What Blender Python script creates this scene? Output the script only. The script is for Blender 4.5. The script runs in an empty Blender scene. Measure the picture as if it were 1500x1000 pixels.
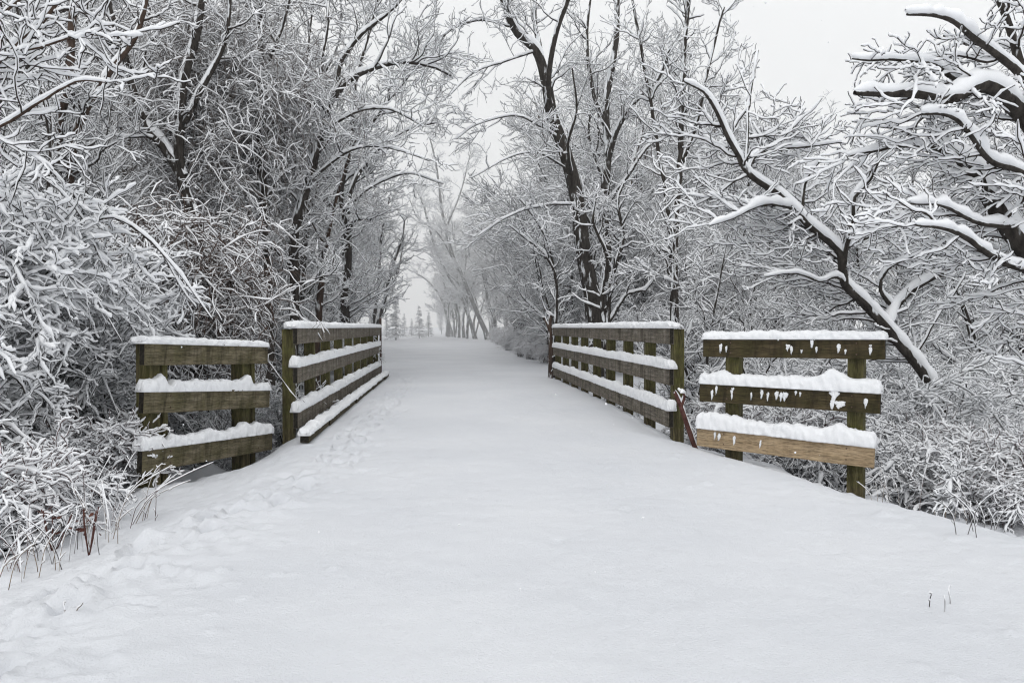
import bpy, math, random
import numpy as np
from mathutils import Vector, Matrix
rad = math.radians
C = bpy.context.scene.collection
scene = bpy.context.scene
RNG = np.random.default_rng(7)

# ------------------------------------------------------------------ camera
CAM = np.array([0.0, 0.0, 1.30]); YAW = rad(4.88); PITCH = rad(-1.09); FPX = 1100.0
cp, sp = math.cos(PITCH), math.sin(PITCH)
F = np.array([math.sin(YAW)*cp, math.cos(YAW)*cp, sp])
Rv = np.array([math.cos(YAW), -math.sin(YAW), 0.0])
Uv = np.cross(Rv, F)
cam_d = bpy.data.cameras.new('camera'); cam = bpy.data.objects.new('camera', cam_d); C.objects.link(cam)
cam_d.sensor_width = 36; cam_d.lens = FPX/1500*36; cam_d.clip_start = 0.05; cam_d.clip_end = 3000
M = Matrix(((Rv[0], Uv[0], -F[0], CAM[0]), (Rv[1], Uv[1], -F[1], CAM[1]), (Rv[2], Uv[2], -F[2], CAM[2]), (0, 0, 0, 1)))
cam.matrix_world = M
scene.camera = cam

def at(px, py, Y):
    """a point of the place, from where it shows in the photo and how far off it is"""
    d = F + (px-750)/FPX*Rv + (500-py)/FPX*Uv
    return CAM + d*(Y/d[1])

def smooth(a, b, x):
    t = np.clip((x-a)/(b-a), 0, 1); return t*t*(3-2*t)

# ------------------------------------------------------------------ noise
def vnoise(x, y, seed=0):
    r = np.random.default_rng(seed); T = r.random((256, 256))
    xi = np.floor(x).astype(int); yi = np.floor(y).astype(int); fx = x-xi; fy = y-yi
    fx = fx*fx*(3-2*fx); fy = fy*fy*(3-2*fy)
    a = T[xi % 256, yi % 256]; b = T[(xi+1) % 256, yi % 256]; c = T[xi % 256, (yi+1) % 256]; d = T[(xi+1) % 256, (yi+1) % 256]
    return (a*(1-fx)+b*fx)*(1-fy)+(c*(1-fx)+d*fx)*fy - 0.5
def fbm(x, y, f, octs=4, seed=0, g=0.5):
    s = 0; a = 1.0
    for k in range(octs):
        s = s + a*vnoise(x*f+k*17.3, y*f+k*9.1, seed+k); f *= 2.03; a *= g
    return s

# ------------------------------------------------------------------ materials
def new_mat(name):
    m = bpy.data.materials.new(name); m.use_nodes = True
    nt = m.node_tree; return m, nt, nt.nodes['Principled BSDF']
def N(nt, t, **k):
    n = nt.nodes.new(t)
    for a, v in k.items():
        if a in n.inputs: n.inputs[a].default_value = v
        else: setattr(n, a, v)
    return n
def ramp(nt, stops):
    r = nt.nodes.new('ShaderNodeValToRGB'); e = r.color_ramp.elements
    while len(e) < len(stops): e.new(0.5)
    for i, (p, c) in enumerate(stops):
        e[i].position = p; e[i].color = c if len(c) == 4 else (*c, 1)
    return r

def mat_snow(name, base=(0.87, 0.88, 0.90), bump=0.25, scale=60):
    m, nt, b = new_mat(name)
    b.inputs['Roughness'].default_value = 0.65
    b.inputs['Specular IOR Level'].default_value = 0.25
    tc = N(nt, 'ShaderNodeTexCoord')
    n1 = N(nt, 'ShaderNodeTexNoise', Scale=1.3, Detail=4.0)
    nt.links.new(tc.outputs['Object'], n1.inputs['Vector'])
    r = ramp(nt, [(0.3, tuple(c*0.95 for c in base)), (0.7, base)])
    nt.links.new(n1.outputs['Fac'], r.inputs['Fac']); nt.links.new(r.outputs['Color'], b.inputs['Base Color'])
    if bump:
        n2 = N(nt, 'ShaderNodeTexNoise', Scale=float(scale), Detail=5.0, Roughness=0.6)
        nt.links.new(tc.outputs['Object'], n2.inputs['Vector'])
        bp = N(nt, 'ShaderNodeBump', Strength=bump, Distance=0.01)
        nt.links.new(n2.outputs['Fac'], bp.inputs['Height']); nt.links.new(bp.outputs['Normal'], b.inputs['Normal'])
    return m

def mat_ground():
    m, nt, b = new_mat('trodden_snow')
    b.inputs['Roughness'].default_value = 0.6; b.inputs['Specular IOR Level'].default_value = 0.3
    tc = N(nt, 'ShaderNodeTexCoord')
    n1 = N(nt, 'ShaderNodeTexNoise', Scale=0.55, Detail=5.0)
    nt.links.new(tc.outputs['Object'], n1.inputs['Vector'])
    r = ramp(nt, [(0.3, (0.630, 0.648, 0.685)), (0.65, (0.700, 0.714, 0.745))])
    nt.links.new(n1.outputs['Fac'], r.inputs['Fac'])
    nt.links.new(r.outputs['Color'], b.inputs['Base Color'])
    n2 = N(nt, 'ShaderNodeTexNoise', Scale=90.0, Detail=4.0, Roughness=0.65)
    n3 = N(nt, 'ShaderNodeTexNoise', Scale=14.0, Detail=5.0, Roughness=0.6)
    nt.links.new(tc.outputs['Object'], n2.inputs['Vector']); nt.links.new(tc.outputs['Object'], n3.inputs['Vector'])
    b1 = N(nt, 'ShaderNodeBump', Strength=0.8, Distance=0.010)
    b2 = N(nt, 'ShaderNodeBump', Strength=0.35, Distance=0.02)
    nt.links.new(n2.outputs['Fac'], b1.inputs['Height']); nt.links.new(n3.outputs['Fac'], b2.inputs['Height'])
    nt.links.new(b2.outputs['Normal'], b1.inputs['Normal']); nt.links.new(b1.outputs['Normal'], b.inputs['Normal'])
    return m

def mat_wood(name, dark, mid, light, moss=(0.06, 0.065, 0.02), mossamt=0.5, axis='X', knots=True):
    """weathered sawn timber: grain runs along the object's own X (rails) or Z (posts)"""
    m, nt, b = new_mat(name)
    b.inputs['Roughness'].default_value = 0.85; b.inputs['Specular IOR Level'].default_value = 0.2
    tc = N(nt, 'ShaderNodeTexCoord'); mp = N(nt, 'ShaderNodeMapping')
    nt.links.new(tc.outputs['Object'], mp.inputs['Vector'])
    mp.inputs['Scale'].default_value = (0.7, 9, 9) if axis == 'X' else (9, 9, 0.7)
    g = N(nt, 'ShaderNodeTexNoise', Scale=3.0, Detail=8.0, Roughness=0.68, Distortion=0.6)
    nt.links.new(mp.outputs['Vector'], g.inputs['Vector'])
    fine = N(nt, 'ShaderNodeTexNoise', Scale=16.0, Detail=6.0, Roughness=0.7)
    nt.links.new(mp.outputs['Vector'], fine.inputs['Vector'])
    blot = N(nt, 'ShaderNodeTexNoise', Scale=3.2, Detail=6.0, Roughness=0.65)
    nt.links.new(tc.outputs['Object'], blot.inputs['Vector'])
    r = ramp(nt, [(0.30, dark), (0.5, mid), (0.72, light)])
    nt.links.new(g.outputs['Fac'], r.inputs['Fac'])
    mr = ramp(nt, [(0.42, (0, 0, 0)), (0.62, (mossamt,)*3)])
    nt.links.new(blot.outputs['Fac'], mr.inputs['Fac'])
    mx = N(nt, 'ShaderNodeMix', data_type='RGBA'); mx.inputs['B'].default_value = (*moss, 1)
    nt.links.new(mr.outputs['Color'], mx.inputs['Factor']); nt.links.new(r.outputs['Color'], mx.inputs['A'])
    fr = ramp(nt, [(0.36, (0.30,)*3), (0.56, (1.0,)*3), (0.75, (1.35,)*3)])
    nt.links.new(fine.outputs['Fac'], fr.inputs['Fac'])
    mu = N(nt, 'ShaderNodeMix', data_type='RGBA', blend_type='MULTIPLY'); mu.inputs['Factor'].default_value = 0.9
    nt.links.new(mx.outputs['Result'], mu.inputs['A']); nt.links.new(fr.outputs['Color'], mu.inputs['B'])
    # damp stains creeping in from the edges and streaking down
    mp2 = N(nt, 'ShaderNodeMapping'); mp2.inputs['Scale'].default_value = (5, 5, 1.2) if axis == 'X' else (6, 6, 1.0)
    nt.links.new(tc.outputs['Object'], mp2.inputs['Vector'])
    stn = N(nt, 'ShaderNodeTexNoise', Scale=1.6, Detail=7.0, Roughness=0.7, Distortion=0.4); nt.links.new(mp2.outputs['Vector'], stn.inputs['Vector'])
    sr = ramp(nt, [(0.38, (0.32, 0.30, 0.27)), (0.52, (0.95, 0.95, 0.95)), (0.7, (1.15, 1.15, 1.12))]); nt.links.new(stn.outputs['Fac'], sr.inputs['Fac'])
    m2 = N(nt, 'ShaderNodeMix', data_type='RGBA', blend_type='MULTIPLY'); m2.inputs['Factor'].default_value = 0.85 if knots else 0.25
    nt.links.new(mu.outputs['Result'], m2.inputs['A']); nt.links.new(sr.outputs['Color'], m2.inputs['B'])
    nt.links.new(m2.outputs['Result'], b.inputs['Base Color'])
    bp = N(nt, 'ShaderNodeBump', Strength=0.5, Distance=0.004)
    nt.links.new(fine.outputs['Fac'], bp.inputs['Height']); nt.links.new(bp.outputs['Normal'], b.inputs['Normal'])
    return m

def mat_bark(name, c1, c2, snow=0.5, scale=14):
    """bark with patches of wind-blown snow held on the upper and windward side"""
    m, nt, b = new_mat(name)
    b.inputs['Roughness'].default_value = 0.9; b.inputs['Specular IOR Level'].default_value = 0.1
    tc = N(nt, 'ShaderNodeTexCoord'); mp = N(nt, 'ShaderNodeMapping'); mp.inputs['Scale'].default_value = (1, 1, 0.3)
    nt.links.new(tc.outputs['Object'], mp.inputs['Vector'])
    n = N(nt, 'ShaderNodeTexNoise', Scale=float(scale), Detail=6.0, Roughness=0.7)
    nt.links.new(mp.outputs['Vector'], n.inputs['Vector'])
    r = ramp(nt, [(0.35, c1), (0.65, c2)]); nt.links.new(n.outputs['Fac'], r.inputs['Fac'])
    geo = N(nt, 'ShaderNodeNewGeometry')
    dt = N(nt, 'ShaderNodeVectorMath', operation='DOT_PRODUCT'); dt.inputs[1].default_value = (-0.35, -0.25, 0.9)
    nt.links.new(geo.outputs['Normal'], dt.inputs[0])
    sn = N(nt, 'ShaderNodeTexNoise', Scale=7.0, Detail=5.0, Roughness=0.6); nt.links.new(mp.outputs['Vector'], sn.inputs['Vector'])
    ad = N(nt, 'ShaderNodeMath', operation='MULTIPLY_ADD'); ad.inputs[1].default_value = 2.2
    nt.links.new(sn.outputs['Fac'], ad.inputs[0]); nt.links.new(dt.outputs['Value'], ad.inputs[2])
    sr = ramp(nt, [(0.0, (0, 0, 0)), (1.0, (1, 1, 1))])
    mr = N(nt, 'ShaderNodeMapRange'); mr.inputs['From Min'].default_value = 1.75-snow*0.5; mr.inputs['From Max'].default_value = 1.9-snow*0.5
    nt.links.new(ad.outputs['Value'], mr.inputs['Value'])
    mx = N(nt, 'ShaderNodeMix', data_type='RGBA'); mx.inputs['B'].default_value = (0.76, 0.78, 0.80, 1)
    nt.nodes.remove(sr)
    nt.links.new(mr.outputs['Result'], mx.inputs['Factor']); nt.links.new(r.outputs['Color'], mx.inputs['A'])
    nt.links.new(mx.outputs['Result'], b.inputs['Base Color'])
    bp = N(nt, 'ShaderNodeBump', Strength=0.6, Distance=0.02)
    nt.links.new(n.outputs['Fac'], bp.inputs['Height']); nt.links.new(bp.outputs['Normal'], b.inputs['Normal'])
    return m

def mat_plain(name, c1, c2, scale=20, rough=0.85):
    m, nt, b = new_mat(name); b.inputs['Roughness'].default_value = rough; b.inputs['Specular IOR Level'].default_value = 0.15
    tc = N(nt, 'ShaderNodeTexCoord'); n = N(nt, 'ShaderNodeTexNoise', Scale=float(scale), Detail=3.0)
    nt.links.new(tc.outputs['Object'], n.inputs['Vector'])
    r = ramp(nt, [(0.35, c1), (0.65, c2)]); nt.links.new(n.outputs['Fac'], r.inputs['Fac']); nt.links.new(r.outputs['Color'], b.inputs['Base Color'])
    return m

SNOW = mat_snow('snow', bump=0)
SNOWCAP = mat_snow('snow_on_rails', base=(0.82, 0.83, 0.85), bump=0.35, scale=70)
GROUND = mat_ground()
BARK = mat_bark('bark', (0.020, 0.017, 0.015), (0.062, 0.054, 0.047), snow=0.45)
BARKB = mat_bark('brown_bark', (0.032, 0.021, 0.017), (0.09, 0.062, 0.047), snow=0.35)
TWIG = mat_plain('twig_bark', (0.018, 0.014, 0.012), (0.050, 0.039, 0.033))
REDTWIG = mat_plain('red_brown_stem', (0.055, 0.022, 0.020), (0.12, 0.055, 0.045))
VINE = mat_plain('vine_bark', (0.075, 0.062, 0.056), (0.17, 0.145, 0.13))
STRAW = mat_plain('dry_stem', (0.12, 0.085, 0.055), (0.24, 0.18, 0.12))
LEAF = mat_plain('dead_leaf', (0.05, 0.02, 0.018), (0.13, 0.05, 0.035))

# ------------------------------------------------------------------ mesh helpers
def mesh_np(name, V, Q, mat, smooth_=True):
    me = bpy.data.meshes.new(name)
    V = np.asarray(V, np.float32); Q = np.asarray(Q, np.int32)
    me.vertices.add(len(V)); me.vertices.foreach_set('co', V.ravel())
    k = Q.shape[1]
    me.loops.add(Q.size); me.loops.foreach_set('vertex_index', Q.ravel())
    me.polygons.add(len(Q)); me.polygons.foreach_set('loop_start', np.arange(0, Q.size, k, dtype=np.int32))
    if smooth_: me.polygons.foreach_set('use_smooth', np.ones(len(Q), bool))
    me.update(calc_edges=True)
    me.materials.append(mat)
    return me
def link(name, me, parent=None, loc=None):
    o = bpy.data.objects.new(name, me); C.objects.link(o)
    if parent: o.parent = parent
    if loc is not None: o.location = loc
    return o
def tag(o, label, cat, group=None, kind=None):
    if label: o['label'] = label
    if cat: o['category'] = cat
    if group: o['group'] = group
    if kind: o['kind'] = kind
    return o
def thing(name, label, cat, loc=(0, 0, 0), group=None):
    o = bpy.data.objects.new(name, None); C.objects.link(o); o.location = loc
    return tag(o, label, cat, group)
def dup(root, loc, rz=0, sc=1.0, label=None, group=None):
    r = root.copy(); C.objects.link(r); r.location = loc; r.rotation_euler = (0, 0, rz)
    r.scale = (sc, sc, sc) if not isinstance(sc, tuple) else sc
    if label: r['label'] = label
    if group: r['group'] = group
    for ch in list(root.children):
        c = ch.copy(); C.objects.link(c); c.parent = r
    return r

def tubes(groups, k):
    """groups: list of (P[m,n,3], R[m,n]) -> verts, quads; each polyline becomes a k-sided tapering tube"""
    VV, QQ, off = [], [], 0
    ang = np.arange(k)*2*math.pi/k; ca, sa = np.cos(ang), np.sin(ang)
    for P, R in groups:
        m, n = R.shape
        if m == 0: continue
        T = np.gradient(P, axis=1); T /= np.linalg.norm(T, axis=2, keepdims=True)+1e-9
        ref = np.tile(np.array([0, 0, 1.0]), (m, 1)); vert = np.abs(T[:, 0, 2]) > 0.9; ref[vert] = (1, 0, 0)
        U = np.zeros_like(P); u = ref
        for i in range(n):
            t = T[:, i]; u = u-(u*t).sum(1, keepdims=True)*t
            u /= np.linalg.norm(u, axis=1, keepdims=True)+1e-9; U[:, i] = u
        W = np.cross(T, U)
        V = P[:, :, None, :]+R[:, :, None, None]*(ca[None, None, :, None]*U[:, :, None, :]+sa[None, None, :, None]*W[:, :, None, :])
        VV.append(V.reshape(-1, 3))
        base = (np.arange(m)*n*k)[:, None, None]+(np.arange(n-1)*k)[None, :, None]+off
        a = np.arange(k)[None, None, :]; b = (np.arange(k)+1) % k; b = b[None, None, :]
        q = np.stack([base+a, base+b, base+k+b, base+k+a], axis=-1)
        QQ.append(q.reshape(-1, 4)); off += m*n*k
    return np.concatenate(VV), np.concatenate(QQ)

def snow_on(groups, s_of, rng, minh=0.12, lump=0.35, skip=0.0):
    """the ridge of snow lying along the top of every branch"""
    out = []
    for gi, (P, R) in enumerate(groups):
        if R.shape[0] == 0: continue
        s = s_of[gi]
        if s <= 0: continue
        if skip:
            keep = rng.random(R.shape[0]) > skip; P = P[keep]; R = R[keep]
        T = np.gradient(P, axis=1); T /= np.linalg.norm(T, axis=2, keepdims=True)+1e-9
        up = np.zeros_like(P); up[..., 2] = 1; up = up-T[..., 2:3]*T
        h = np.linalg.norm(up, axis=2); wind = np.array([-0.25, -0.3, 0.3])
        dirv = up/(h[..., None]+0.05) + wind*(1-h[..., None])
        hh = smooth(0.12, 0.75, h); w = minh+(1-minh)*hh
        nz = 1+lump*rng.standard_normal(R.shape)*1.0
        nz = np.clip(nz, 0.35, 1.7)
        big = R > 0.03
        rs = np.where(big, R*0.45*(1-hh)+(0.80*R+s*np.clip(R/.05, .45, 1))*hh, 0.5*R+s*w)*nz**np.where(big, .75, 1)*(0.72+0.6*rng.random((R.shape[0], 1)))**np.where(big, 0, 1)
        of = np.where(big, 0.62*R+0.8*s*w, 0.7*R+0.8*rs)
        rs = rs.copy(); rs[:, 0] *= 0.6; rs[:, -1] *= 0.55
        Pn = P+dirv*of[..., None]
        # round the free end
        Pe = np.concatenate([Pn, (Pn[:, -1]+(Pn[:, -1]-Pn[:, -2])*0.12)[:, None]], axis=1)
        Re = np.concatenate([rs, rs[:, -1:]*0.25], axis=1)
        out.append((Pe, Re))
    return out

def polyline(pts, step, wob=0.0, rng=RNG):
    """Catmull-Rom through (x,y,z,r) rows, resampled to about one step"""
    A = np.asarray(pts, float); A = np.vstack([2*A[0]-A[1], A, 2*A[-1]-A[-2]]); out = []
    for i in range(1, len(A)-2):
        L = np.linalg.norm(A[i+1, :3]-A[i, :3]); n = max(2, int(L/step))
        for t in np.arange(n)/n:
            out.append(0.5*((2*A[i])+(-A[i-1]+A[i+1])*t+(2*A[i-1]-5*A[i]+4*A[i+1]-A[i+2])*t*t+(-A[i-1]+3*A[i]-3*A[i+1]+A[i+2])*t**3))
    out.append(A[-2]); out = np.array(out)
    if wob:
        w = rng.standard_normal((len(out), 3)); 
        for _ in range(2): w[1:-1] = (w[:-2]+w[1:-1]+w[2:])/3
        out[1:, :3] += wob*w[1:]
    out[:, 3] = np.maximum(out[:, 3], 0.004)
    return out[None, :, :3], out[None, :, 3]

def spawn(groups, dens, t0, t1, lv, rng, keep=None):
    """children of every branch in groups: vectorised side shoots"""
    PP, DD, RR, TT = [], [], [], []
    for P, R in groups:
        m, n = R.shape
        if m == 0: continue
        seg = np.linalg.norm(np.diff(P, axis=1), axis=2); L = seg.sum(1)
        cnt = rng.poisson(L*dens*(t1-t0)) if 'num' not in lv else rng.poisson(np.full(m, lv['num']))
        idx = np.repeat(np.arange(m), cnt); 
        if len(idx) == 0: continue
        t = t0+(t1-t0)*rng.random(len(idx)); f = t*(n-1); i = np.minimum(f.astype(int), n-2); fr = (f-i)[:, None]
        p = P[idx, i]*(1-fr)+P[idx, i+1]*fr; d = P[idx, i+1]-P[idx, i]; d /= np.linalg.norm(d, axis=1, keepdims=True)+1e-9
        PP.append(p); DD.append(d); RR.append(R[idx, i]); TT.append(t)
    if not PP: return (np.zeros((0, lv['n'], 3)), np.zeros((0, lv['n'])))
    p = np.concatenate(PP); T = np.concatenate(DD); r = np.concatenate(RR); t = np.concatenate(TT); m = len(t)
    q = rng.standard_normal((m, 3)); q[:, 2] *= lv.get('flat', 0.6); q[:, 2] += lv.get('up', 0.2)
    if 'bias' in lv: q += np.array(lv['bias'])
    q -= (q*T).sum(1, keepdims=True)*T; q /= np.linalg.norm(q, axis=1, keepdims=True)+1e-9
    a = np.radians(lv['ang']+lv.get('angv', 12)*rng.standard_normal(m))[:, None]
    D = np.cos(a)*T+np.sin(a)*q
    if 'hz' in lv: D[:, 2] *= lv['hz']; D /= np.linalg.norm(D, axis=1, keepdims=True)
    L = lv['len']*(0.45+0.9*rng.random(m))*(1-lv.get('tap', 0.5)*t)
    r0 = np.minimum(r*lv.get('rf', 0.6), lv['r'])*(0.7+0.5*rng.random(m))
    if keep is not None:
        ok = keep(p+D*L[:, None]*0.8) ; p, D, L, r0 = p[ok], D[ok], L[ok], r0[ok]; m = len(L)
    n = lv['n']; out = np.zeros((m, n, 3)); out[:, 0] = p; trop = lv.get('trop', 0.0); wob = lv.get('wob', 0.2); D0 = D.copy(); st_ = lv.get('stiff', .25)
    for j in range(1, n):
        D = D+rng.standard_normal((m, 3))*wob*1.35+(D0-D)*st_; D0[:, 2] += trop; D[:, 2] += trop
        if 'droop' in lv: D[:, 2] -= lv['droop']*j/n
        D /= np.linalg.norm(D, axis=1, keepdims=True); out[:, j] = out[:, j-1]+D*(L/(n-1))[:, None]
    tt = np.linspace(0, 1, n)[None]; R = np.maximum(r0[:, None]*(1-0.7*tt), lv.get('rmin', 0.003))
    return out, R

def build_plant(name, label, cat, limbs, levels, snow, rng, origin, group=None, bark=None, twig=None, kw=5, kt=3, ks=5,
                lump=0.24, minh=0.12, trunk_name='trunk', twig_name='branches', keep=None, limb_snow=0.02, skip=0.0, nsnowlimb=True):
    """limbs: list of (P,R) main wood; levels: growth rules; snow: snow half-thickness per level"""
    gens = [list(limbs)]; allt = []
    for lv in levels:
        src = gens[-lv.get('back', 1)] if not lv.get('all') else sum(gens, [])
        g = spawn(src, lv.get('dens', 3), lv.get('t0', 0.15), lv.get('t1', 1.0), lv, rng, keep)
        gens.append([g]); allt.append(g)
    o = np.array(origin, float)
    root = thing(name, label, cat, loc=o, group=group)
    sh = lambda G: [(P-o, R) for P, R in G]
    V, Q = tubes(sh(limbs), kw*2 if kw < 8 else kw); link(trunk_name, mesh_np(trunk_name, V, Q, bark or BARK), root)
    if allt:
        V, Q = tubes(sh(allt), kt); link(twig_name, mesh_np(twig_name, V, Q, twig or TWIG), root)
    sn = snow_on(sh(allt), snow, rng, minh=minh, lump=lump, skip=skip)
    if nsnowlimb: sn += snow_on(sh(limbs), [limb_snow]*len(limbs), rng, minh=0.0, lump=0.2)
    if sn:
        V, Q = tubes(sn, ks); link('snow', mesh_np('snow', V, Q, SNOW), root)
    return root

# ------------------------------------------------------------------ the lie of the land
def path_right(y):
    return np.interp(y, [-5, 3, 6, 9, 19, 25, 45, 80, 90, 110, 150, 400], [5.0, 4.3, 3.3, 2.75, 2.75, 2.6, 3.0, 2.9, 2.0, -1.2, -7, -50])
def path_left(y):
    return np.interp(y, [-5, 3, 6, 9, 20, 25, 45, 70, 90, 150, 400], [-2.9, -2.3, -2.0, -1.95, -1.95, -2.6, -4.4, -7, -9, -16, -60])
def ground_z(x, y):
    x = np.asarray(x, float); y = np.asarray(y, float)
    dr = x-path_right(y); dl = path_left(y)-x
    creek = smooth(8.6, 10.2, y)*(1-smooth(17.5, 20, y))
    near = 1-smooth(8, 12, y)
    zr = -smooth(-0.6, 2.2, dr)*(0.76*near+0.12*(1-near)) - creek*smooth(0.0, 0.7, dr)*1.3*(1-near*0.5) + smooth(3, 18, dr)*1.2
    zl = -smooth(-0.35-0.5*(1-smooth(7, 8.5, y)), 0.55+1.2*(1-smooth(7, 8.5, y)), dl)*(0.36*near+0.08*(1-near)) - creek*smooth(0.0, 0.7, dl)*1.3*(1-near*0.5) + smooth(3, 18, dl)*1.2
    z = zr+zl
    z = z+0.05*fbm(x, y, 0.35, 3, 11)*(0.25+smooth(-0.3, 1.5, np.maximum(dr, dl)))
    z = z+smooth(0.2, 1.5, np.maximum(dr, dl))*0.16*fbm(x, y, 1.3, 3, 21)
    hum = smooth(0.1, 0.9, np.maximum(dr, dl))*(1-smooth(14, 30, y))
    bank = smooth(0.6, 1.6, dr)*(1-smooth(9, 13, y)); z = z+bank*0.14*np.abs(fbm(x, y, 1.9, 3, 55))*2
    return z+hum*(0.10*np.abs(fbm(x, y, 2.6, 2, 51))*2+0.05*fbm(x, y, 6, 2, 52))

# ------------------------------------------------------------------ ground
def axis_pts(lo, hi, fine_lo, fine_hi, d, g=1.09):
    a = list(np.arange(fine_lo, fine_hi, d)); s = d; x = fine_hi; 
    while x < hi: a.append(x); s *= g; x += s
    a.append(hi); s = d; x = fine_lo-d; b = []
    while x > lo: b.append(x); s *= g; x -= s
    b.append(lo); return np.array(b[::-1]+a)
xs = axis_pts(-500, 500, -4.6, 5.4, 0.032)
ys = [1.6]; 
while ys[-1] < 900: ys.append(ys[-1]+max(0.02, 0.0042*ys[-1]**1.25 if ys[-1] < 30 else 0.014*ys[-1]))
ys = np.array(list(np.arange(-14, 1.6, 0.4))+ys)
X, Y = np.meshgrid(xs, ys, indexing='ij')
Z = ground_z(X, Y)
# trampled strip with boot and paw prints down the left side
rp = np.random.default_rng(5)
track_y = np.array([22, 17.6, 11.8, 7.9, 6.6, 5.5, 4.9, 4.3, 3.2, 2.3]); track_x = np.array([-1.15, -0.95, -1.05, -1.1, -1.22, -1.4, -1.65, -1.85, -1.85, -1.8])
def tx(y): return np.interp(y, track_y[::-1], track_x[::-1])
dents = []
yy = 2.3; side = 1
while yy < 20:
    dents.append((tx(yy)+side*0.10+rp.normal(0, .04), yy, 0.055+0.015*rp.random(), 0.12, 0.060+.02*rp.random())); side = -side; yy += 0.30+0.1*rp.random()
for _ in range(150):
    yy = 2.3+14*rp.random()**1.3; dents.append((tx(yy)+rp.normal(0, .22), yy, 0.035+0.03*rp.random(), 0.045+0.03*rp.random(), 0.012+0.014*rp.random()))
for _ in range(90):
    yy = 2.2+3.6*rp.random(); dents.append((-1.2-1.5*rp.random(), yy, 0.05+0.05*rp.random(), 0.05+0.05*rp.random(), 0.008+0.014*rp.random()))
for _ in range(26):   # a few faint old prints across the open snow
    dents.append((rp.uniform(-0.8, 3.6), rp.uniform(2.8, 11), .05, .09, .006*rp.random()+.002))
dz = np.zeros_like(Z)
for (dx, dy, wx, wy, dp) in dents:
    i0, i1 = np.searchsorted(xs, [dx-4*wx, dx+4*wx]); j0, j1 = np.searchsorted(ys, [dy-4*wy, dy+4*wy])
    if i1 <= i0 or j1 <= j0: continue
    q = ((X[i0:i1, j0:j1]-dx)/wx)**2+((Y[i0:i1, j0:j1]-dy)/wy)**2
    q = q*(1+0.5*fbm(X[i0:i1, j0:j1], Y[i0:i1, j0:j1], 14, 2, 61))
    dz[i0:i1, j0:j1] += -dp*np.exp(-q**2.6)+0.45*dp*np.exp(-(np.sqrt(np.abs(q))-1.35)**2*9)
Z += dz
rough = 0.15+1.0*np.exp(-((X-tx(Y))/0.45)**2)*(Y < 24)+0.9*smooth(-0.9, -1.9, X)*(1-smooth(5, 12, Y))+0.7*smooth(2.0, 4.0, X)
fade = 1-smooth(10, 40, Y)
strip = np.exp(-((X-tx(Y))/0.34)**2)*(Y < 22)*(0.55+0.45*(Y < 14))
Z += fade*rough*(0.018*fbm(X, Y, 3.5, 4, 3)+0.020*fbm(X, Y, 12, 3, 5))
Z += strip*(0.055*np.abs(fbm(X, Y*0.8, 8.5, 3, 71))-0.030*smooth(0.05, 0.3, fbm(X, Y*0.7, 5.5, 2, 72)))
Z += 0.012*fbm(X, Y*0.5, 0.9, 3, 31)*fade+0.011*fbm(X, Y, 5.5, 4, 33)*fade+0.020*fbm(X, Y*0.35, 1.7, 2, 35)*fade
# clumps fallen from the branches
for _ in range(260):
    cx_, cy_ = (rp.uniform(1.8, 5.2), rp.uniform(2.5, 8)) if rp.random() < .55 else (rp.uniform(-2.8, -0.6), rp.uniform(2.3, 8)); w_ = rp.uniform(.012, .036)
    i0, i1 = np.searchsorted(xs, [cx_-4*w_, cx_+4*w_]); j0, j1 = np.searchsorted(ys, [cy_-4*w_, cy_+4*w_])
    Z[i0:i1, j0:j1] += w_*.7*np.exp(-(((X[i0:i1, j0:j1]-cx_)**2+(Y[i0:i1, j0:j1]-cy_)**2)/w_**2)**1.5)
Z += smooth(25, 60, Y)*0.06*fbm(X, Y, 0.5, 3, 41)
nx, ny = X.shape
V = np.stack([X, Y, Z], -1).reshape(-1, 3)
I = (np.arange(nx-1)[:, None]*ny+np.arange(ny-1)[None, :]).ravel()
Q = np.stack([I, I+ny, I+ny+1, I+1], 1)
g = link('snowy_ground', mesh_np('snowy_ground', V, Q, GROUND)); tag(g, 'snow covered trail and verges', 'ground', kind='structure')
del X, Y, Z, V, Q, dz

def gz(x, y): return float(ground_z(x, y))

# ------------------------------------------------------------------ timber fences
W_BRIDGE = mat_wood('weathered_grey_timber', (0.085, 0.070, 0.056), (0.19, 0.165, 0.135), (0.31, 0.28, 0.24), moss=(0.11, 0.098, 0.058), mossamt=0.45)
W_WING = mat_wood('mossy_timber', (0.065, 0.052, 0.032), (0.16, 0.135, 0.085), (0.27, 0.235, 0.165), moss=(0.085, 0.078, 0.030), mossamt=0.6)
W_DARK = mat_wood('dark_mossy_timber', (0.028, 0.021, 0.011), (0.070, 0.052, 0.027), (0.125, 0.097, 0.053), moss=(0.050, 0.044, 0.015), mossamt=0.7)
W_NEW = mat_wood('new_tan_timber', (0.27, 0.195, 0.115), (0.41, 0.305, 0.19), (0.47, 0.365, 0.24), moss=(0.33, 0.245, 0.15), mossamt=0.3, knots=False)
W_POST = mat_wood('mossy_post_timber', (0.040, 0.033, 0.015), (0.105, 0.088, 0.042), (0.20, 0.17, 0.09), moss=(0.105, 0.108, 0.026), mossamt=0.75, axis='Z')
W_END = mat_plain('dark_end_grain', (0.010, 0.009, 0.007), (0.03, 0.026, 0.02), 40)
STEEL = mat_plain('rusty_bolt', (0.05, 0.03, 0.02), (0.12, 0.08, 0.06), 60, 0.6)

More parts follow.
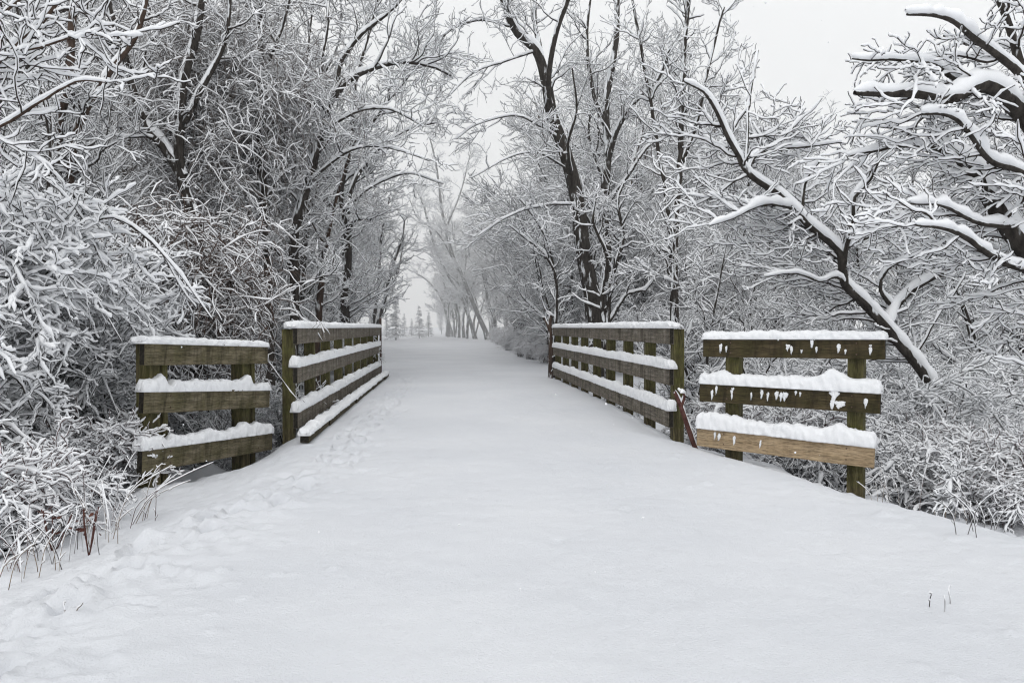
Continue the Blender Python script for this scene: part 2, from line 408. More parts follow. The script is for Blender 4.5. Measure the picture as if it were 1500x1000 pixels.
import bmesh
def beam_mesh(name, L, t, h, mat, breaks=(), bev=0.006, vertical=False, seed=0, endmat=None):
    """sawn timber, local X = length (or Z if vertical); breaks = joints where one length butts the next"""
    r = random.Random(seed); bm = bmesh.new()
    cuts = [0]+sorted(breaks)+[L]
    for a, b in zip(cuts[:-1], cuts[1:]):
        a2, b2 = a+(0.002 if a > 0 else 0), b-(0.002 if b < L else 0)
        n = max(2, int((b2-a2)/0.35)); js = r.uniform(-.003, .003); jz = r.uniform(-.004, .004)
        rings = []
        for i in range(n+1):
            x = a2+(b2-a2)*i/n; wy = r.uniform(-.0012, .0012); wz = r.uniform(-.002, .002)
            c = [(-t/2, -h/2), (t/2, -h/2), (t/2, h/2), (-t/2, h/2)]
            rings.append([bm.verts.new((x, cy+js+wy, cz+jz+wz)) for cy, cz in c])
        for A, B in zip(rings[:-1], rings[1:]):
            for k in range(4): bm.faces.new((A[k], B[k], B[(k+1) % 4], A[(k+1) % 4]))
        e1 = bm.faces.new(rings[0]); e2 = bm.faces.new(rings[-1][::-1]); e1.material_index = e2.material_index = 1
    bmesh.ops.recalc_face_normals(bm, faces=bm.faces)
    ed = [e for e in bm.edges if len(e.link_faces) == 2 and e.calc_face_angle(0) > 1.0]
    bmesh.ops.bevel(bm, geom=ed, offset=bev, segments=2, affect='EDGES', profile=0.6)
    if vertical: bmesh.ops.rotate(bm, verts=bm.verts, cent=(0, 0, 0), matrix=Matrix.Rotation(-math.pi/2, 3, 'Y'))
    me = bpy.data.meshes.new(name); bm.to_mesh(me); bm.free(); me.materials.append(mat); me.materials.append(endmat or mat)
    return me

def cap_mesh(name, L, w, h, seed=0, dips=(), dipw=0.05, dipd=0.6, humps=(), over=0.012, lump=0.25, hvar=None):
    """a loaf of snow lying on a beam of length L (bottom at z=0)"""
    n = max(12, int(L/0.013)); s = np.linspace(-0.015, L+0.01, n)
    H = h*(1+lump*2.0*fbm(s*1.0, s*0+seed*7.7, 3.0, 4, seed)); 
    for d in dips: H *= 1-dipd*np.exp(-((s-d)/dipw)**2)
    for (d, ww, a) in humps: H += a*np.exp(-((s-d)/ww)**2)
    e = np.clip(np.minimum(s+0.015, L+0.01-s)/0.04, 0, 1); E = np.sqrt(1-(1-e)**2)*0.92+0.08
    H = np.maximum(H, 0.012)*E
    m = 21; th = np.linspace(-0.25, math.pi+0.25, m); rings = []
    Wd = (w/2+over)*(0.75+0.25*E)*(1+0.25*fbm(s, s*0+3.3+seed, 5.0, 3, seed+3))
    shift = 0.18*w*fbm(s, s*0+1.3+seed, 2.5, 2, seed+5)
    cx, sx = np.cos(th), np.sin(th)
    py = np.sign(cx)*np.abs(cx)**0.62; pz = np.sign(sx)*np.abs(sx)**0.75
    V = np.zeros((n, m, 3)); V[:, :, 0] = s[:, None]; V[:, :, 1] = py[None]*Wd[:, None]+shift[:, None]
    V[:, :, 2] = np.where(pz > 0, pz[None]*H[:, None], pz[None]*0.05)+0.003
    V[:, :, 2] += 0.010*fbm(s[:, None]+0*th[None], 0.08*np.arange(m)[None]+0*s[:, None]+seed, 9, 3, seed+9)*(pz[None] > 0.1)
    A_, B_ = s[:, None]+0*th[None], np.cumsum(np.full(m, .012))[None]+0*s[:, None]+seed
    crumb = 0.022*fbm(A_, B_, 22, 3, seed+11)+0.012*fbm(A_, B_, 60, 2, seed+12)
    V[:, :, 1] += crumb*cx[None]; V[:, :, 2] += crumb*np.maximum(sx, 0)[None]
    V[:, :, 0] += 0.02*fbm(s[:, None]+0*th[None], 0.3*np.arange(m)[None]+0*s[:, None], 4, 2, seed+19)
    I = (np.arange(n-1)[:, None]*m+np.arange(m-1)[None]).ravel(); Q = np.stack([I, I+1, I+m+1, I+m], 1)
    J = np.arange(n-1)*m; Q = np.vstack([Q, np.stack([J+m-1, J, J+m, J+2*m-1], 1)])
    Vf = V.reshape(-1, 3)
    # ends closed by fans drawn as degenerate-free quads
    c0 = len(Vf); Vf = np.vstack([Vf, V[0].mean(0)[None], V[-1].mean(0)[None]])
    me = bpy.data.meshes.new(name)
    faces = [tuple(q) for q in Q]
    faces += [(c0, int(i+1), int(i)) for i in range(m-1)]+[(c0, 0, m-1)]
    b = (n-1)*m; faces += [(c0+1, int(b+i), int(b+i+1)) for i in range(m-1)]+[(c0+1, b+m-1, b)]
    me.from_pydata([tuple(v) for v in Vf], [], [tuple(int(a) for a in f) for f in faces]); me.update()
    me.polygons.foreach_set('use_smooth', np.ones(len(me.polygons), bool)); me.materials.append(SNOWCAP)
    return me

def blobs_mesh(name, items, mat, seed=0):
    """clots of wet snow: items = (x, y, z, rx, ry, rz)"""
    r = np.random.default_rng(seed); bm = bmesh.new()
    for (x, y, z, rx, ry, rz) in items:
        g_ = bmesh.ops.create_icosphere(bm, subdivisions=3, radius=1)
        o = r.random(3)*9
        for v in g_['verts']:
            c = v.co; f = 1+0.75*float(vnoise(np.array(c.x*2.6+o[0]+9), np.array(c.z*2.6+c.y*1.3+o[1]+9), 4))*1.6
            taper = 1+0.5*c.z
            v.co = Vector((x+c.x*rx*f*taper, y+c.y*ry*f, z+c.z*rz*f))
    for f in bm.faces: f.smooth = True
    me = bpy.data.meshes.new(name); bm.to_mesh(me); bm.free(); me.materials.append(mat); return me

def frame(p0, p1):
    """matrix with X from p0 to p1, Z up-ish"""
    x = (Vector(p1)-Vector(p0)).normalized(); y = Vector((0, 0, 1)).cross(x).normalized(); z = x.cross(y)
    return Matrix(((x.x, y.x, z.x, p0[0]), (x.y, y.y, z.y, p0[1]), (x.z, y.z, z.z, p0[2]), (0, 0, 0, 1)))
def put(name, me, root, mat4):
    o = link(name, me, root); o.matrix_local = Matrix.Translation(-root.location) @ mat4; return o
def put_child(name, me, par, loc):
    o = link(name, me, par); o.location = loc; return o
def bolts(par, xs_, zs, y, rr=0.011):
    for x in xs_:
        for z in zs:
            bm = bmesh.new()
            bmesh.ops.create_cone(bm, cap_ends=True, segments=10, radius1=rr, radius2=rr*0.7, depth=0.008,
                                  matrix=Matrix.Rotation(math.pi/2, 4, 'X'))
            me = bpy.data.meshes.new('bolt'); bm.to_mesh(me); bm.free(); me.materials.append(STEEL)
            put_child('bolt', me, par, (x, y, z))

RH, RT, PS = 0.21, 0.06, 0.135      # rail height, rail thickness, post size
def bridge_rail(name, label, x, side, y0, y1, npost, seed):
    """side = -1: railing on the left of the trail, +1: on the right; rails on the trail side of the posts"""
    root = thing(name, label, 'railing', loc=(x, y0, 0))
    L = y1-y0; py = [y0+0.10+i*(L-0.16)/(npost-1) for i in range(npost)]
    px_ = x+side*(RT/2+PS/2+0.002)
    for i, p in enumerate(py):
        zb = -0.45; me = beam_mesh('post', 1.245-zb+(0.03 if i == 0 else 0), PS, PS, W_POST, vertical=True, seed=seed+i, endmat=W_POST)
        o = put('post', me, root, Matrix.Translation((px_, p, zb)))
    br = [py[i]-y0 for i in range(1, npost-1)]
    for j, zc in enumerate((1.195, 0.72, 0.175) if side < 0 else (1.195, 0.70, 0.19)):
        m4 = frame((x, y0, zc), (x, y1, zc+(0.0)))
        me = beam_mesh('rail', L, RT, RH, W_BRIDGE, breaks=br if j < 3 else (), seed=seed+50+j, endmat=W_END)
        rl = put('rail', me, root, m4)
        if j == 0:
            wid = RT+PS; cm = cap_mesh('snow_cap', L, wid*0.78, 0.064, seed+j, lump=0.10, over=0.01)
            put_child('snow_cap', cm, rl, (0, -side*(-0.02) if False else (0.035*(1 if side < 0 else -1)), RH/2))
        else:
            cm = cap_mesh('snow_cap', L, RT+0.035, 0.10 if j == 1 else 0.11, seed+j, dips=[b for b in br] if side < 0 else (), dipw=0.06, dipd=0.75 if side < 0 else 0, lump=0.16, over=0.012,
                          )
            put_child('snow_cap', cm, rl, (0, (0.012*(1 if side < 0 else -1)), RH/2))
    return root, py
XL, XR = -1.84, 2.70
bl, pyl = bridge_rail('bridge_railing', 'long grey timber bridge railing with snow on its three rails, left of the trail', XL, -1, 9.28, 20.5, 9, 100)
brr, pyr = bridge_rail('bridge_railing', 'long grey timber bridge railing with snow on its three rails, right of the trail', XR, 1, 8.9, 19.0, 9, 200)

# kerb of the bridge deck on the left, snow lying along it
kb = thing('deck_kerb', 'low timber kerb under snow along the foot of the left bridge railing', 'kerb', loc=(-1.6, 8.4, 0))
ya = 8.55
for i in range(8):
    L = 1.42; me = beam_mesh('kerb_beam', L-0.03, 0.10, 0.09, W_DARK, seed=300+i, endmat=W_END)
    o = put('kerb_beam', me, kb, frame((-1.60+0.012*(i % 2), ya, 0.055), (-1.60, ya+L, 0.060)))
    put_child('snow_cap', cap_mesh('snow_cap', L, 0.13, 0.055, 310+i, lump=0.3), o, (0, 0.012, 0.045)); ya += L+0.01

def wing(name, label, rails, posts, seed, out, mats, caps, clots, poststyle):
    root = thing(name, label, 'fence', loc=(rails[0][0][0], rails[0][0][1], 0)); R_ = []
    for j, (p0, p1) in enumerate(rails):
        L = (Vector(p1)-Vector(p0)).length; h = RH
        rl = put('rail', beam_mesh('rail', L, RT, h, mats[j], seed=seed+j, endmat=(W_END if mats[j] is not W_NEW else W_NEW)), root, frame(p0, p1))
        if mats[j] is W_NEW: rl['label'] = 'new pale tan bottom rail'
        c = caps[j]; put_child('snow_cap', cap_mesh('snow_cap', L, c[1], c[0], seed+20+j, humps=c[3], dips=c[4], lump=c[2], over=0.014), rl, (0, c[5], h/2))
        for ci, (x, z, rx, rz) in enumerate(clots[j]): put_child('snow_clot', blobs_mesh('snow_clot', [(0, 0, 0, rx*.95, 0.008, rz*.9), (rx*.5, 0, rz*.45, rx*.6, .007, rz*.5), (-rx*.3, 0, -rz*.7, rx*.4, .006, rz*.55)], SNOWCAP, seed+j*20+ci), rl, (x*L, -RT/2-0.004, z))
        bolts(rl, [L*0.17, L*0.86], (-0.055, 0.055), -RT/2-0.003, 0.008)
        R_.append(rl)
    for k, (x, y, zb, w, d, top, rot) in enumerate(posts):
        me = beam_mesh('post', top-zb, d, w, W_POST, vertical=True, seed=seed+40+k, endmat=W_POST)
        put('post', me, root, Matrix.Translation((x, y, zb)) @ Matrix.Rotation(rot, 4, 'Z'))
    return root

# left wing
YA, YB = 7.05, 9.1
def pt(px, py, Y, dz=0): p = at(px, py, Y); return (p[0], p[1], p[2]+dz)
Lr = [(pt(208, 518, YA), pt(389, 519.5, YB)), (pt(207, 589, YA), pt(392, 583, YB)), (pt(205, 675, YA-0.05), pt(396, 645, YB+0.05))]
ang = math.atan2(Lr[0][1][1]-Lr[0][0][1], Lr[0][1][0]-Lr[0][0][0])
def behind(rail, s, off, away):
    p0, p1 = Vector(rail[0]), Vector(rail[1]); p = p0.lerp(p1, s); n = Vector((0, 0, 1)).cross(p1-p0).normalized()
    return p.x+n.x*off*away, p.y+n.y*off*away
posts = []
for s, extra in ((0.10, 0), (0.83, 0)):
    x, y = behind(Lr[0], s, RT/2+0.08, 1)
    posts.append((x, y, gz(x, y)-0.3, 0.145, 0.145, Lr[0][0][2]+0.10, ang))
    x2, y2 = behind(Lr[0], s+0.075, RT/2+0.055, 1)
    posts.append((x2, y2, gz(x2, y2)-0.3, 0.07, 0.09, Lr[0][0][2]+0.085, ang))
wing('timber_fence', 'short mossy three-rail timber fence left of the trail, in front of the left bridge railing', Lr, posts, 400, 1,
     [W_WING, W_WING, W_WING],
     [(0.048, 0.17, 0.12, (), (), 0.05), (0.085, 0.085, 0.28, ((0.25, .06, .05), (1.7, 0.06, 0.05),), (0.36, 1.85), 0.012), (0.09, 0.10, 0.3, ((1.65, 0.08, 0.05), (1.95, .08, .05)), (0.33,), 0.012)],
     [[], [], [(0.08, 0.03, .006, .01)]], 0)

YC, YD = 8.1, 6.95
Rr = [(pt(1031, 509, YC), pt(1297, 511, YD)), (pt(1026, 573.5, YC), pt(1290, 590, YD)), (pt(1022, 638, YC), pt(1281, 669, YD))]
ang = math.atan2(Rr[0][1][1]-Rr[0][0][1], Rr[0][1][0]-Rr[0][0][0])
posts = []
for s in (0.17, 0.85):
    x, y = behind(Rr[0], s, RT/2+0.08, 1)
    posts.append((x, y, gz(x, y)-0.35, 0.15, 0.15, Rr[0][0][2]+0.09, ang))
wing('timber_fence', 'short mossy three-rail timber fence right of the trail, its bottom rail a new tan board', Rr, posts, 500, 1,
     [W_DARK, W_DARK, W_NEW],
     [(0.068, 0.19, 0.10, (), (), 0.05), (0.115, 0.10, 0.14, ((1.36, .09, .09), (0.25, .07, .04)), (), 0.012), (0.125, 0.11, 0.16, ((1.45, .07, .06), (0.2, .2, .03)), (), 0.014)],
     [[(0.11, .0, .015, .04), (0.145, -.01, .008, .03), (0.50, .01, .018, .03), (0.52, -.02, .01, .035), (0.575, -.03, .010, .016), (0.63, .05, .014, .035), (0.655, -.01, .010, .03), (0.77, .0, .016, .038), (0.805, -.03, .008, .02), (0.93, -.02, .012, .035), (0.93, .03, .009, .012)],
      [(0.08, -.02, .012, .05), (0.105, .03, .01, .04), (0.20, .0, .011, .05), (0.205, .05, .012, .02), (0.315, -.005, .008, .035), (0.375, .02, .014, .04), (0.41, .0, .012, .04), (0.46, .02, .015, .04), (0.485, .0, .013, .04), (0.508, .01, .022, .04), (0.565, .05, .010, .022), (0.59, .04, .008, .02), (0.77, .05, .035, .05), (0.76, -.03, .018, .05), (0.80, -.04, .038, .035), (0.93, -.01, .014, .04)],
      [(0.115, .03, .011, .035), (0.14, .02, .015, .035), (0.235, .01, .013, .045), (0.39, .0, .009, .04)]], 0)

# reddish broken stick leaning by the end of the right railing
rs = np.random.default_rng(77)
st = [polyline([(*at(1024, 668, 8.3), .032), (*at(1012, 635, 8.3), .030), (*at(1003, 608, 8.3), .027), (*at(993, 585, 8.3), .024), (*at(989, 574, 8.3), .018)], .06, .008, rs),
      polyline([(*at(998, 597, 8.3), .018), (*at(1003, 580, 8.25), .014), (*at(997, 572, 8.2), .010)], .04, .004, rs)]
build_plant('broken_branch', 'bare red-brown broken branch leaning beside the near end of the right bridge railing', 'branch', st,
            [dict(dens=5, len=.16, ang=50, n=4, r=.006, rf=.4, wob=.25)], [.014], rs, (at(1024, 668, 8.3)[0], 8.3, 0), bark=REDTWIG, twig=REDTWIG, limb_snow=0.012, trunk_name='stem', twig_name='twigs')
# thin rusty post past the far end of the left railing
pp = at(557.5, 520, 20.5); me = beam_mesh('marker_post', 2.0, 0.06, 0.055, mat_plain('rusty_post', (0.05, 0.03, 0.025), (0.11, 0.07, 0.06)), vertical=True, seed=9)
o = link('marker_post', me, loc=(pp[0], 20.5, -0.45)); tag(o, 'thin rust-brown post at the far end of the left bridge railing', 'post')

# ------------------------------------------------------------------ big trees that frame the trail
def limb(pts, r0, r1, step=0.15, wob=0.012, rng=RNG):
    """pts: (px, py, Y); radius tapers r0 -> r1"""
    n = len(pts); rows = []
    for i, p in enumerate(pts):
        t = i/(n-1); rows.append((*at(p[0], p[1], p[2]), r0+(r1-r0)*t))
    return polyline(rows, step, wob, rng)
def ground_start(px, Y, dz=-0.1):
    p = at(px, 480, Y); return (p[0], Y, gz(p[0], Y)+dz)

def lvls(sc=1.0, d=1.0, dr=0.0, up=0.15, flat=0.5, t=0.0):
    return [dict(dens=2.3*d, len=1.8*sc, lenv=.4, ang=52, n=10, r=.024, rf=.5, wob=.17, trop=.03+t, flat=flat, up=up, t0=.18, droop=dr),
            dict(dens=4.0*d, len=.95*sc, ang=48, n=7, r=.0095, rf=.55, wob=.16, trop=.02+t, flat=flat, up=up, t0=.1, droop=dr),
            dict(dens=5.6*d, len=.52*sc, ang=44, n=6, r=.0062, rf=.6, wob=.17, trop=t, flat=flat, up=up, t0=.1, droop=dr, rmin=.0045),
            dict(dens=6.5*d, len=.28*sc, ang=40, n=4, r=.0048, rf=.7, wob=.2, trop=t, flat=flat, up=up, t0=.15, rmin=.004)]
S_MID = [.014, .0115, .010, .009]

def px_of(P):
    d = P-CAM; f = d@F; return 750+FPX*(d@Rv)/f, 500-FPX*(d@Uv)/f
def keep_right(P):      # the crown thins out towards the open sky
    x, y = px_of(P); return ((x > 1238+np.maximum(0, 60-y)*1.1) | (y > 235)) & (P[:, 1] > 6.45)
def keep_low(P):
    x, y = px_of(P); top = np.interp(x, [1000, 1100, 1150, 1200, 1290, 1340], [90, 75, 125, 165, 190, 120]); return (y > top) & (P[:, 1] > 9.45-.25*(x < 1180))
def hero(name, label, limbs, levels, snow, seed, base_px, Y, cat='tree', **k):
    rng = np.random.default_rng(seed); b = at(base_px, 480, Y)
    for P, R in limbs:      # stems that start low are rooted in the ground, with a slight flare
        if P[0, 0, 2] < 1.15:
            d = P[0, 0]-P[0, 1]; g0 = gz(P[0, 0, 0], P[0, 0, 1])-.15; k_ = min((P[0, 0, 2]-g0)/max(-d[2], .05), 6)
            P[0, 0, :2] += d[:2]*k_*.5; P[0, 0, 2] = g0; R[0, 0] *= 1.35
    return build_plant(name, label, cat, limbs, levels, snow, rng, (b[0], Y, gz(b[0], Y)), **k)

# right: big dark trunk leaning in over the trail
R1 = np.random.default_rng(1)
L = [limb([(874, 520, 21), (868, 440, 21), (855, 370, 21), (845, 290, 21), (828, 225, 21), (808, 165, 21), (800, 118, 21)], .26, .15, rng=R1),
     limb([(802, 125, 21), (786, 75, 21), (757, 48, 21), (738, 5, 21), (722, -50, 21), (712, -120, 21)], .15, .05, rng=R1),
     limb([(800, 125, 21), (790, 70, 21.3), (783, 20, 21.5), (790, -60, 22)], .10, .04, rng=R1),
     limb([(808, 165, 21), (803, 130, 20.5), (812, 60, 20), (835, -10, 19.5), (850, -80, 19)], .09, .04, rng=R1),
     limb([(822, 205, 21), (790, 185, 20.5), (755, 170, 20), (700, 182, 19.5), (668, 205, 19.2)], .028, .008, rng=R1),
     limb([(835, 250, 21), (790, 225, 20.3), (745, 232, 19.6), (690, 262, 19)], .028, .008, rng=R1),
     limb([(848, 300, 21), (800, 300, 20), (750, 315, 19), (700, 345, 18.5)], .028, .008, rng=R1),
     limb([(786, 75, 21), (740, 90, 20.5), (690, 110, 20), (650, 150, 19.5)], .028, .008, rng=R1),
     limb([(750, 40, 21), (705, 30, 20.5), (660, 45, 20), (625, 85, 19.7)], .028, .008, rng=R1),
     limb([(838, 260, 21), (832, 210, 20), (845, 160, 19.5), (838, 100, 19.3)], .05, .02, rng=R1)]
hero('leaning_tree', 'tall dark-trunked tree leaning over the trail behind the right bridge railing', L,
     lvls(1.0, 0.85, dr=.05, up=.05), S_MID, 11, 874, 21)
# right: upright dark trunk just beyond it
R2 = np.random.default_rng(2)
L = [limb([(886, 520, 24), (887, 440, 24), (888, 350, 24), (886, 280, 24), (890, 220, 24), (888, 150, 24), (902, 60, 24), (905, -40, 24)], .20, .08, rng=R2),
     limb([(890, 240, 24), (905, 190, 23.5), (930, 150, 23), (965, 115, 22.5), (985, 60, 22)], .09, .03, rng=R2),
     limb([(888, 190, 24), (868, 130, 24), (860, 50, 24), (870, -40, 24)], .08, .03, rng=R2),
     limb([(888, 300, 24), (915, 265, 23.3), (950, 215, 23), (975, 205, 22.8)], .06, .02, rng=R2),
     limb([(886, 330, 24), (862, 300, 24), (850, 255, 24.5)], .05, .02, rng=R2)]
hero('dark_trunk_tree', 'upright dark-trunked tree close behind the leaning tree, right of the trail', L, lvls(1.0, 0.8), S_MID, 12, 886, 24)
# right: slim tall stems near x=990
R3 = np.random.default_rng(3)
L = [limb([(990, 520, 16), (988, 430, 16), (990, 330, 16), (996, 240, 16), (999, 150, 16), (1003, 60, 16), (1015, -60, 16)], .095, .04, rng=R3),
     limb([(984, 520, 16.3), (984, 400, 16.3), (978, 300, 16.3), (962, 210, 16.4), (948, 120, 16.5), (930, 20, 16.6), (915, -70, 16.7)], .06, .025, rng=R3),
     limb([(996, 250, 16), (1020, 180, 15.8), (1040, 90, 15.7), (1060, 10, 15.6)], .045, .02, rng=R3)]
hero('slender_tree', 'slender tree with two long thin stems seen between the right railing and fence', L,
     lvls(.85, 1.0, up=.5, t=.05), S_MID, 13, 990, 16)
# crooked low stems in front of those trunks
R4 = np.random.default_rng(4)
L = [limb([(890, 500, 18), (893, 420, 18), (912, 350, 18), (905, 300, 18), (915, 265, 18)], .07, .02, rng=R4),
     limb([(888, 500, 18), (882, 430, 18), (890, 380, 17.8), (870, 330, 17.6), (872, 290, 17.5)], .06, .02, rng=R4),
     limb([(893, 470, 18), (920, 430, 17.8), (945, 425, 17.6), (970, 390, 17.5)], .045, .015, rng=R4)]
hero('crooked_sapling', 'crooked low tree with twisted snow-covered stems in front of the two dark trunks', L, lvls(.6, 1.3), S_MID, 14, 890, 18)
L = [limb([(812, 505, 19.5), (815, 440, 19.5), (812, 400, 19.5), (795, 370, 19.5), (770, 350, 19.5), (745, 330, 19.5)], .055, .012, rng=R4),
     limb([(812, 400, 19.5), (800, 350, 19.5), (775, 310, 19.5), (755, 285, 19.5)], .035, .01, rng=R4)]
hero('crooked_sapling', 'thin crooked tree rising beside the far end of the right bridge railing', L, lvls(.55, 1.4), S_MID, 15, 812, 19.5)
p = at(806, 465, 19.2); L = [polyline([(p[0], 19.2, -.3, .07), (p[0]+.01, 19.2, .8, .06), (p[0]-.02, 19.2, 1.6, .05)], .1, .01, R4), polyline([(p[0], 19.2, 1.2, .04), (p[0]-.16, 19.2, 1.55, .025)], .1, 0, R4)]
build_plant('dead_snag', 'broken dark snag standing by the far end of the right bridge railing', 'tree', L, [dict(dens=2, len=.3, ang=50, n=4, r=.012, rf=.4)], [.012], R4, (p[0], 19.2, 0), bark=BARKB)

# right front: the snow-laden tree leaning left over the fence
R5 = np.random.default_rng(5); Y = 10.0
L = [limb([(1392, 640, Y), (1376, 590, Y), (1358, 553, Y), (1335, 522, Y), (1300, 480, Y), (1262, 440, Y), (1238, 415, Y), (1232, 370, Y-.1), (1205, 345, Y-.1), (1180, 325, Y-.2), (1140, 285, Y-.2), (1097, 256, Y-.3), (1085, 238, Y-.3)], .085, .038, .1, rng=R5),
     limb([(1087, 242, Y-.3), (1068, 205, Y-.4), (1050, 165, Y-.5), (1032, 135, Y-.6), (1003, 122, Y-.7)], .035, .010, .1, rng=R5),
     limb([(1097, 256, Y-.3), (1105, 230, Y-.3), (1130, 220, Y-.2), (1180, 215, Y-.1), (1230, 208, Y)], .030, .010, .1, rng=R5),
     limb([(1235, 395, Y), (1240, 360, Y-.2), (1250, 330, Y-.3), (1252, 290, Y-.5), (1275, 265, Y-.6), (1290, 230, Y-.8)], .035, .012, .1, rng=R5),
     limb([(1300, 480, Y), (1312, 452, Y+.2), (1330, 430, Y+.2), (1370, 405, Y+.1), (1418, 378, Y)], .055, .035, .1, rng=R5),
     limb([(1240, 420, Y), (1225, 405, Y-.2), (1200, 412, Y-.3), (1165, 400, Y-.4), (1120, 405, Y-.5)], .025, .008, .1, rng=R5),
     limb([(1312, 455, Y+.2), (1290, 425, Y+.1), (1300, 395, Y), (1350, 370, Y-.1), (1400, 350, Y-.2)], .03, .01, .1, rng=R5),
     limb([(1175, 320, Y-.2), (1180, 270, Y-.3), (1200, 235, Y-.5)], .022, .008, .1, rng=R5),
     limb([(1092, 250, Y-.3), (1096, 170, Y-.2), (1104, 110, Y-.1), (1110, 75, Y)], .022, .008, .1, rng=R5),
     limb([(1232, 370, Y-.1), (1275, 345, Y-.3), (1330, 330, Y-.6), (1380, 322, Y-.8)], .025, .008, .1, rng=R5),
     limb([(1160, 305, Y-.2), (1120, 300, Y-.5), (1075, 320, Y-.8), (1040, 330, Y-1)], .02, .007, .1, rng=R5)]
lvR = [dict(dens=6.4, len=1.55, ang=58, n=15, r=.014, rf=.5, wob=.15, trop=.012, flat=.45, up=.35, t0=.06, bias=(-.1, .35, 0), hz=.65),
       dict(dens=5.8, len=.75, ang=44, n=11, r=.0082, rf=.6, wob=.16, trop=.006, flat=.35, up=.15, t0=.06, rmin=.0045, hz=.7),
       dict(dens=7.5, len=.32, ang=42, n=8, r=.006, rf=.7, wob=.16, trop=.0, flat=.4, up=.15, t0=.08, rmin=.004, hz=.75)]
hero('snow_laden_tree', 'snow-laden tree leaning left from behind the right fence, thick snow along its bare trunk', L, lvR, [.0125, .0105, .009], 21, 1362, Y, keep=keep_low,
     bark=BARK, limb_snow=.030, ks=6, kt=4)

# far right front: limbs of a tree standing just outside the frame
Y = 7.2
L = [limb([(1640, 640, Y), (1600, 480, Y), (1530, 400, Y), (1490, 350, Y), (1452, 290, Y), (1420, 245, Y), (1385, 220, Y), (1360, 212, Y)], .13, .05, .08, rng=R5),
     limb([(1365, 213, Y), (1320, 215, Y), (1280, 222, Y), (1240, 227, Y)], .022, .010, .08, rng=R5),
     limb([(1600, 480, Y), (1560, 300, Y), (1520, 200, Y), (1478, 148, Y-.1), (1440, 124, Y-.2), (1395, 142, Y-.3), (1350, 136, Y-.4), (1300, 137, Y-.5), (1255, 135, Y-.6)], .12, .022, .08, rng=R5),
     limb([(1445, 125, Y-.2), (1405, 118, Y-.2), (1378, 100, Y-.2), (1350, 92, Y-.3), (1310, 88, Y-.3), (1272, 90, Y-.4), (1250, 84, Y-.4)], .032, .008, .08, rng=R5),
     limb([(1520, 200, Y), (1500, 120, Y), (1440, 65, Y-.3), (1390, 30, Y-.5), (1330, 20, Y-.7)], .05, .012, .08, rng=R5),
     limb([(1560, 300, Y), (1500, 255, Y-.2), (1450, 235, Y-.4), (1400, 175, Y-.5), (1350, 165, Y-.6)], .04, .012, .08, rng=R5),
     limb([(1500, 120, Y), (1480, 40, Y), (1450, -20, Y), (1400, -60, Y)], .05, .015, .08, rng=R5),
     limb([(1530, 400, Y), (1470, 385, Y-.2), (1400, 340, Y-.5), (1340, 330, Y-.8)], .045, .01, .08, rng=R5),
     limb([(1500, 330, Y), (1455, 330, Y-.2), (1420, 320, Y-.3), (1380, 300, Y-.4), (1330, 300, Y-.5)], .03, .01, .08, rng=R5)]
lvF = [dict(dens=5.2, len=1.2, ang=52, n=15, r=.012, rf=.5, wob=.15, trop=-.004, flat=.5, up=.05, t0=.05, bias=(-.35, .35, 0), hz=.65),
       dict(dens=7.5, len=.58, ang=44, n=11, r=.0072, rf=.6, wob=.16, trop=-.002, flat=.4, up=.1, t0=.05, rmin=.0042, hz=.7),
       dict(dens=9.5, len=.25, ang=42, n=8, r=.0052, rf=.7, wob=.16, trop=.0, flat=.45, up=.15, t0=.08, rmin=.0038, hz=.8)]
hero('overhanging_tree', 'nearest tree at the right edge, its thick snow-loaded limbs reaching left against the sky', L, lvF, [.012, .010, .0085], 22, 1640, Y, keep=keep_right,
     bark=BARK, limb_snow=.030, ks=7, kt=5)

# left: tree with the long limb arching towards the trail
R6 = np.random.default_rng(6); Y = 17
L = [limb([(428, 520, Y), (432, 420, Y), (430, 350, Y), (445, 290, Y), (462, 225, Y), (478, 165, Y), (492, 135, Y)], .12, .085, rng=R6),
     limb([(490, 138, Y), (520, 112, Y), (560, 97, Y), (600, 92, Y), (632, 98, Y), (660, 112, Y)], .075, .02, rng=R6),
     limb([(492, 135, Y), (500, 90, Y), (530, 50, Y), (580, 10, Y), (610, -40, Y)], .06, .02, rng=R6),
     limb([(478, 165, Y), (470, 100, Y+.3), (480, 30, Y+.5), (470, -60, Y+.6)], .05, .02, rng=R6),
     limb([(470, 195, Y), (520, 165, Y-.2), (570, 160, Y-.4), (620, 185, Y-.6)], .035, .012, rng=R6),
     limb([(450, 270, Y), (505, 225, Y-.3), (560, 215, Y-.6), (630, 235, Y-.9)], .035, .012, rng=R6)]
hero('arching_tree', 'tree with a long snowy limb arching right over the trail, left of the trail', L, lvls(.95, 1.15, up=.35, t=.03), S_MID, 31, 428, Y)
Y = 22
L = [limb([(505, 520, Y), (505, 430, Y), (508, 380, Y), (509, 330, Y)], .165, .13, rng=R6),
     limb([(509, 335, Y), (512, 290, Y), (528, 250, Y), (560, 215, Y), (600, 190, Y), (640, 180, Y)], .07, .02, rng=R6),
     limb([(509, 332, Y), (525, 322, Y-.2), (548, 322, Y-.3)], .05, .035, rng=R6),
     limb([(508, 335, Y), (500, 280, Y), (515, 210, Y), (520, 130, Y), (540, 50, Y), (560, -30, Y)], .08, .03, rng=R6),
     limb([(512, 300, Y), (550, 270, Y-.2), (600, 255, Y-.4), (650, 270, Y-.6)], .04, .012, rng=R6),
     limb([(515, 220, Y), (560, 160, Y), (600, 110, Y), (630, 60, Y)], .05, .015, rng=R6)]
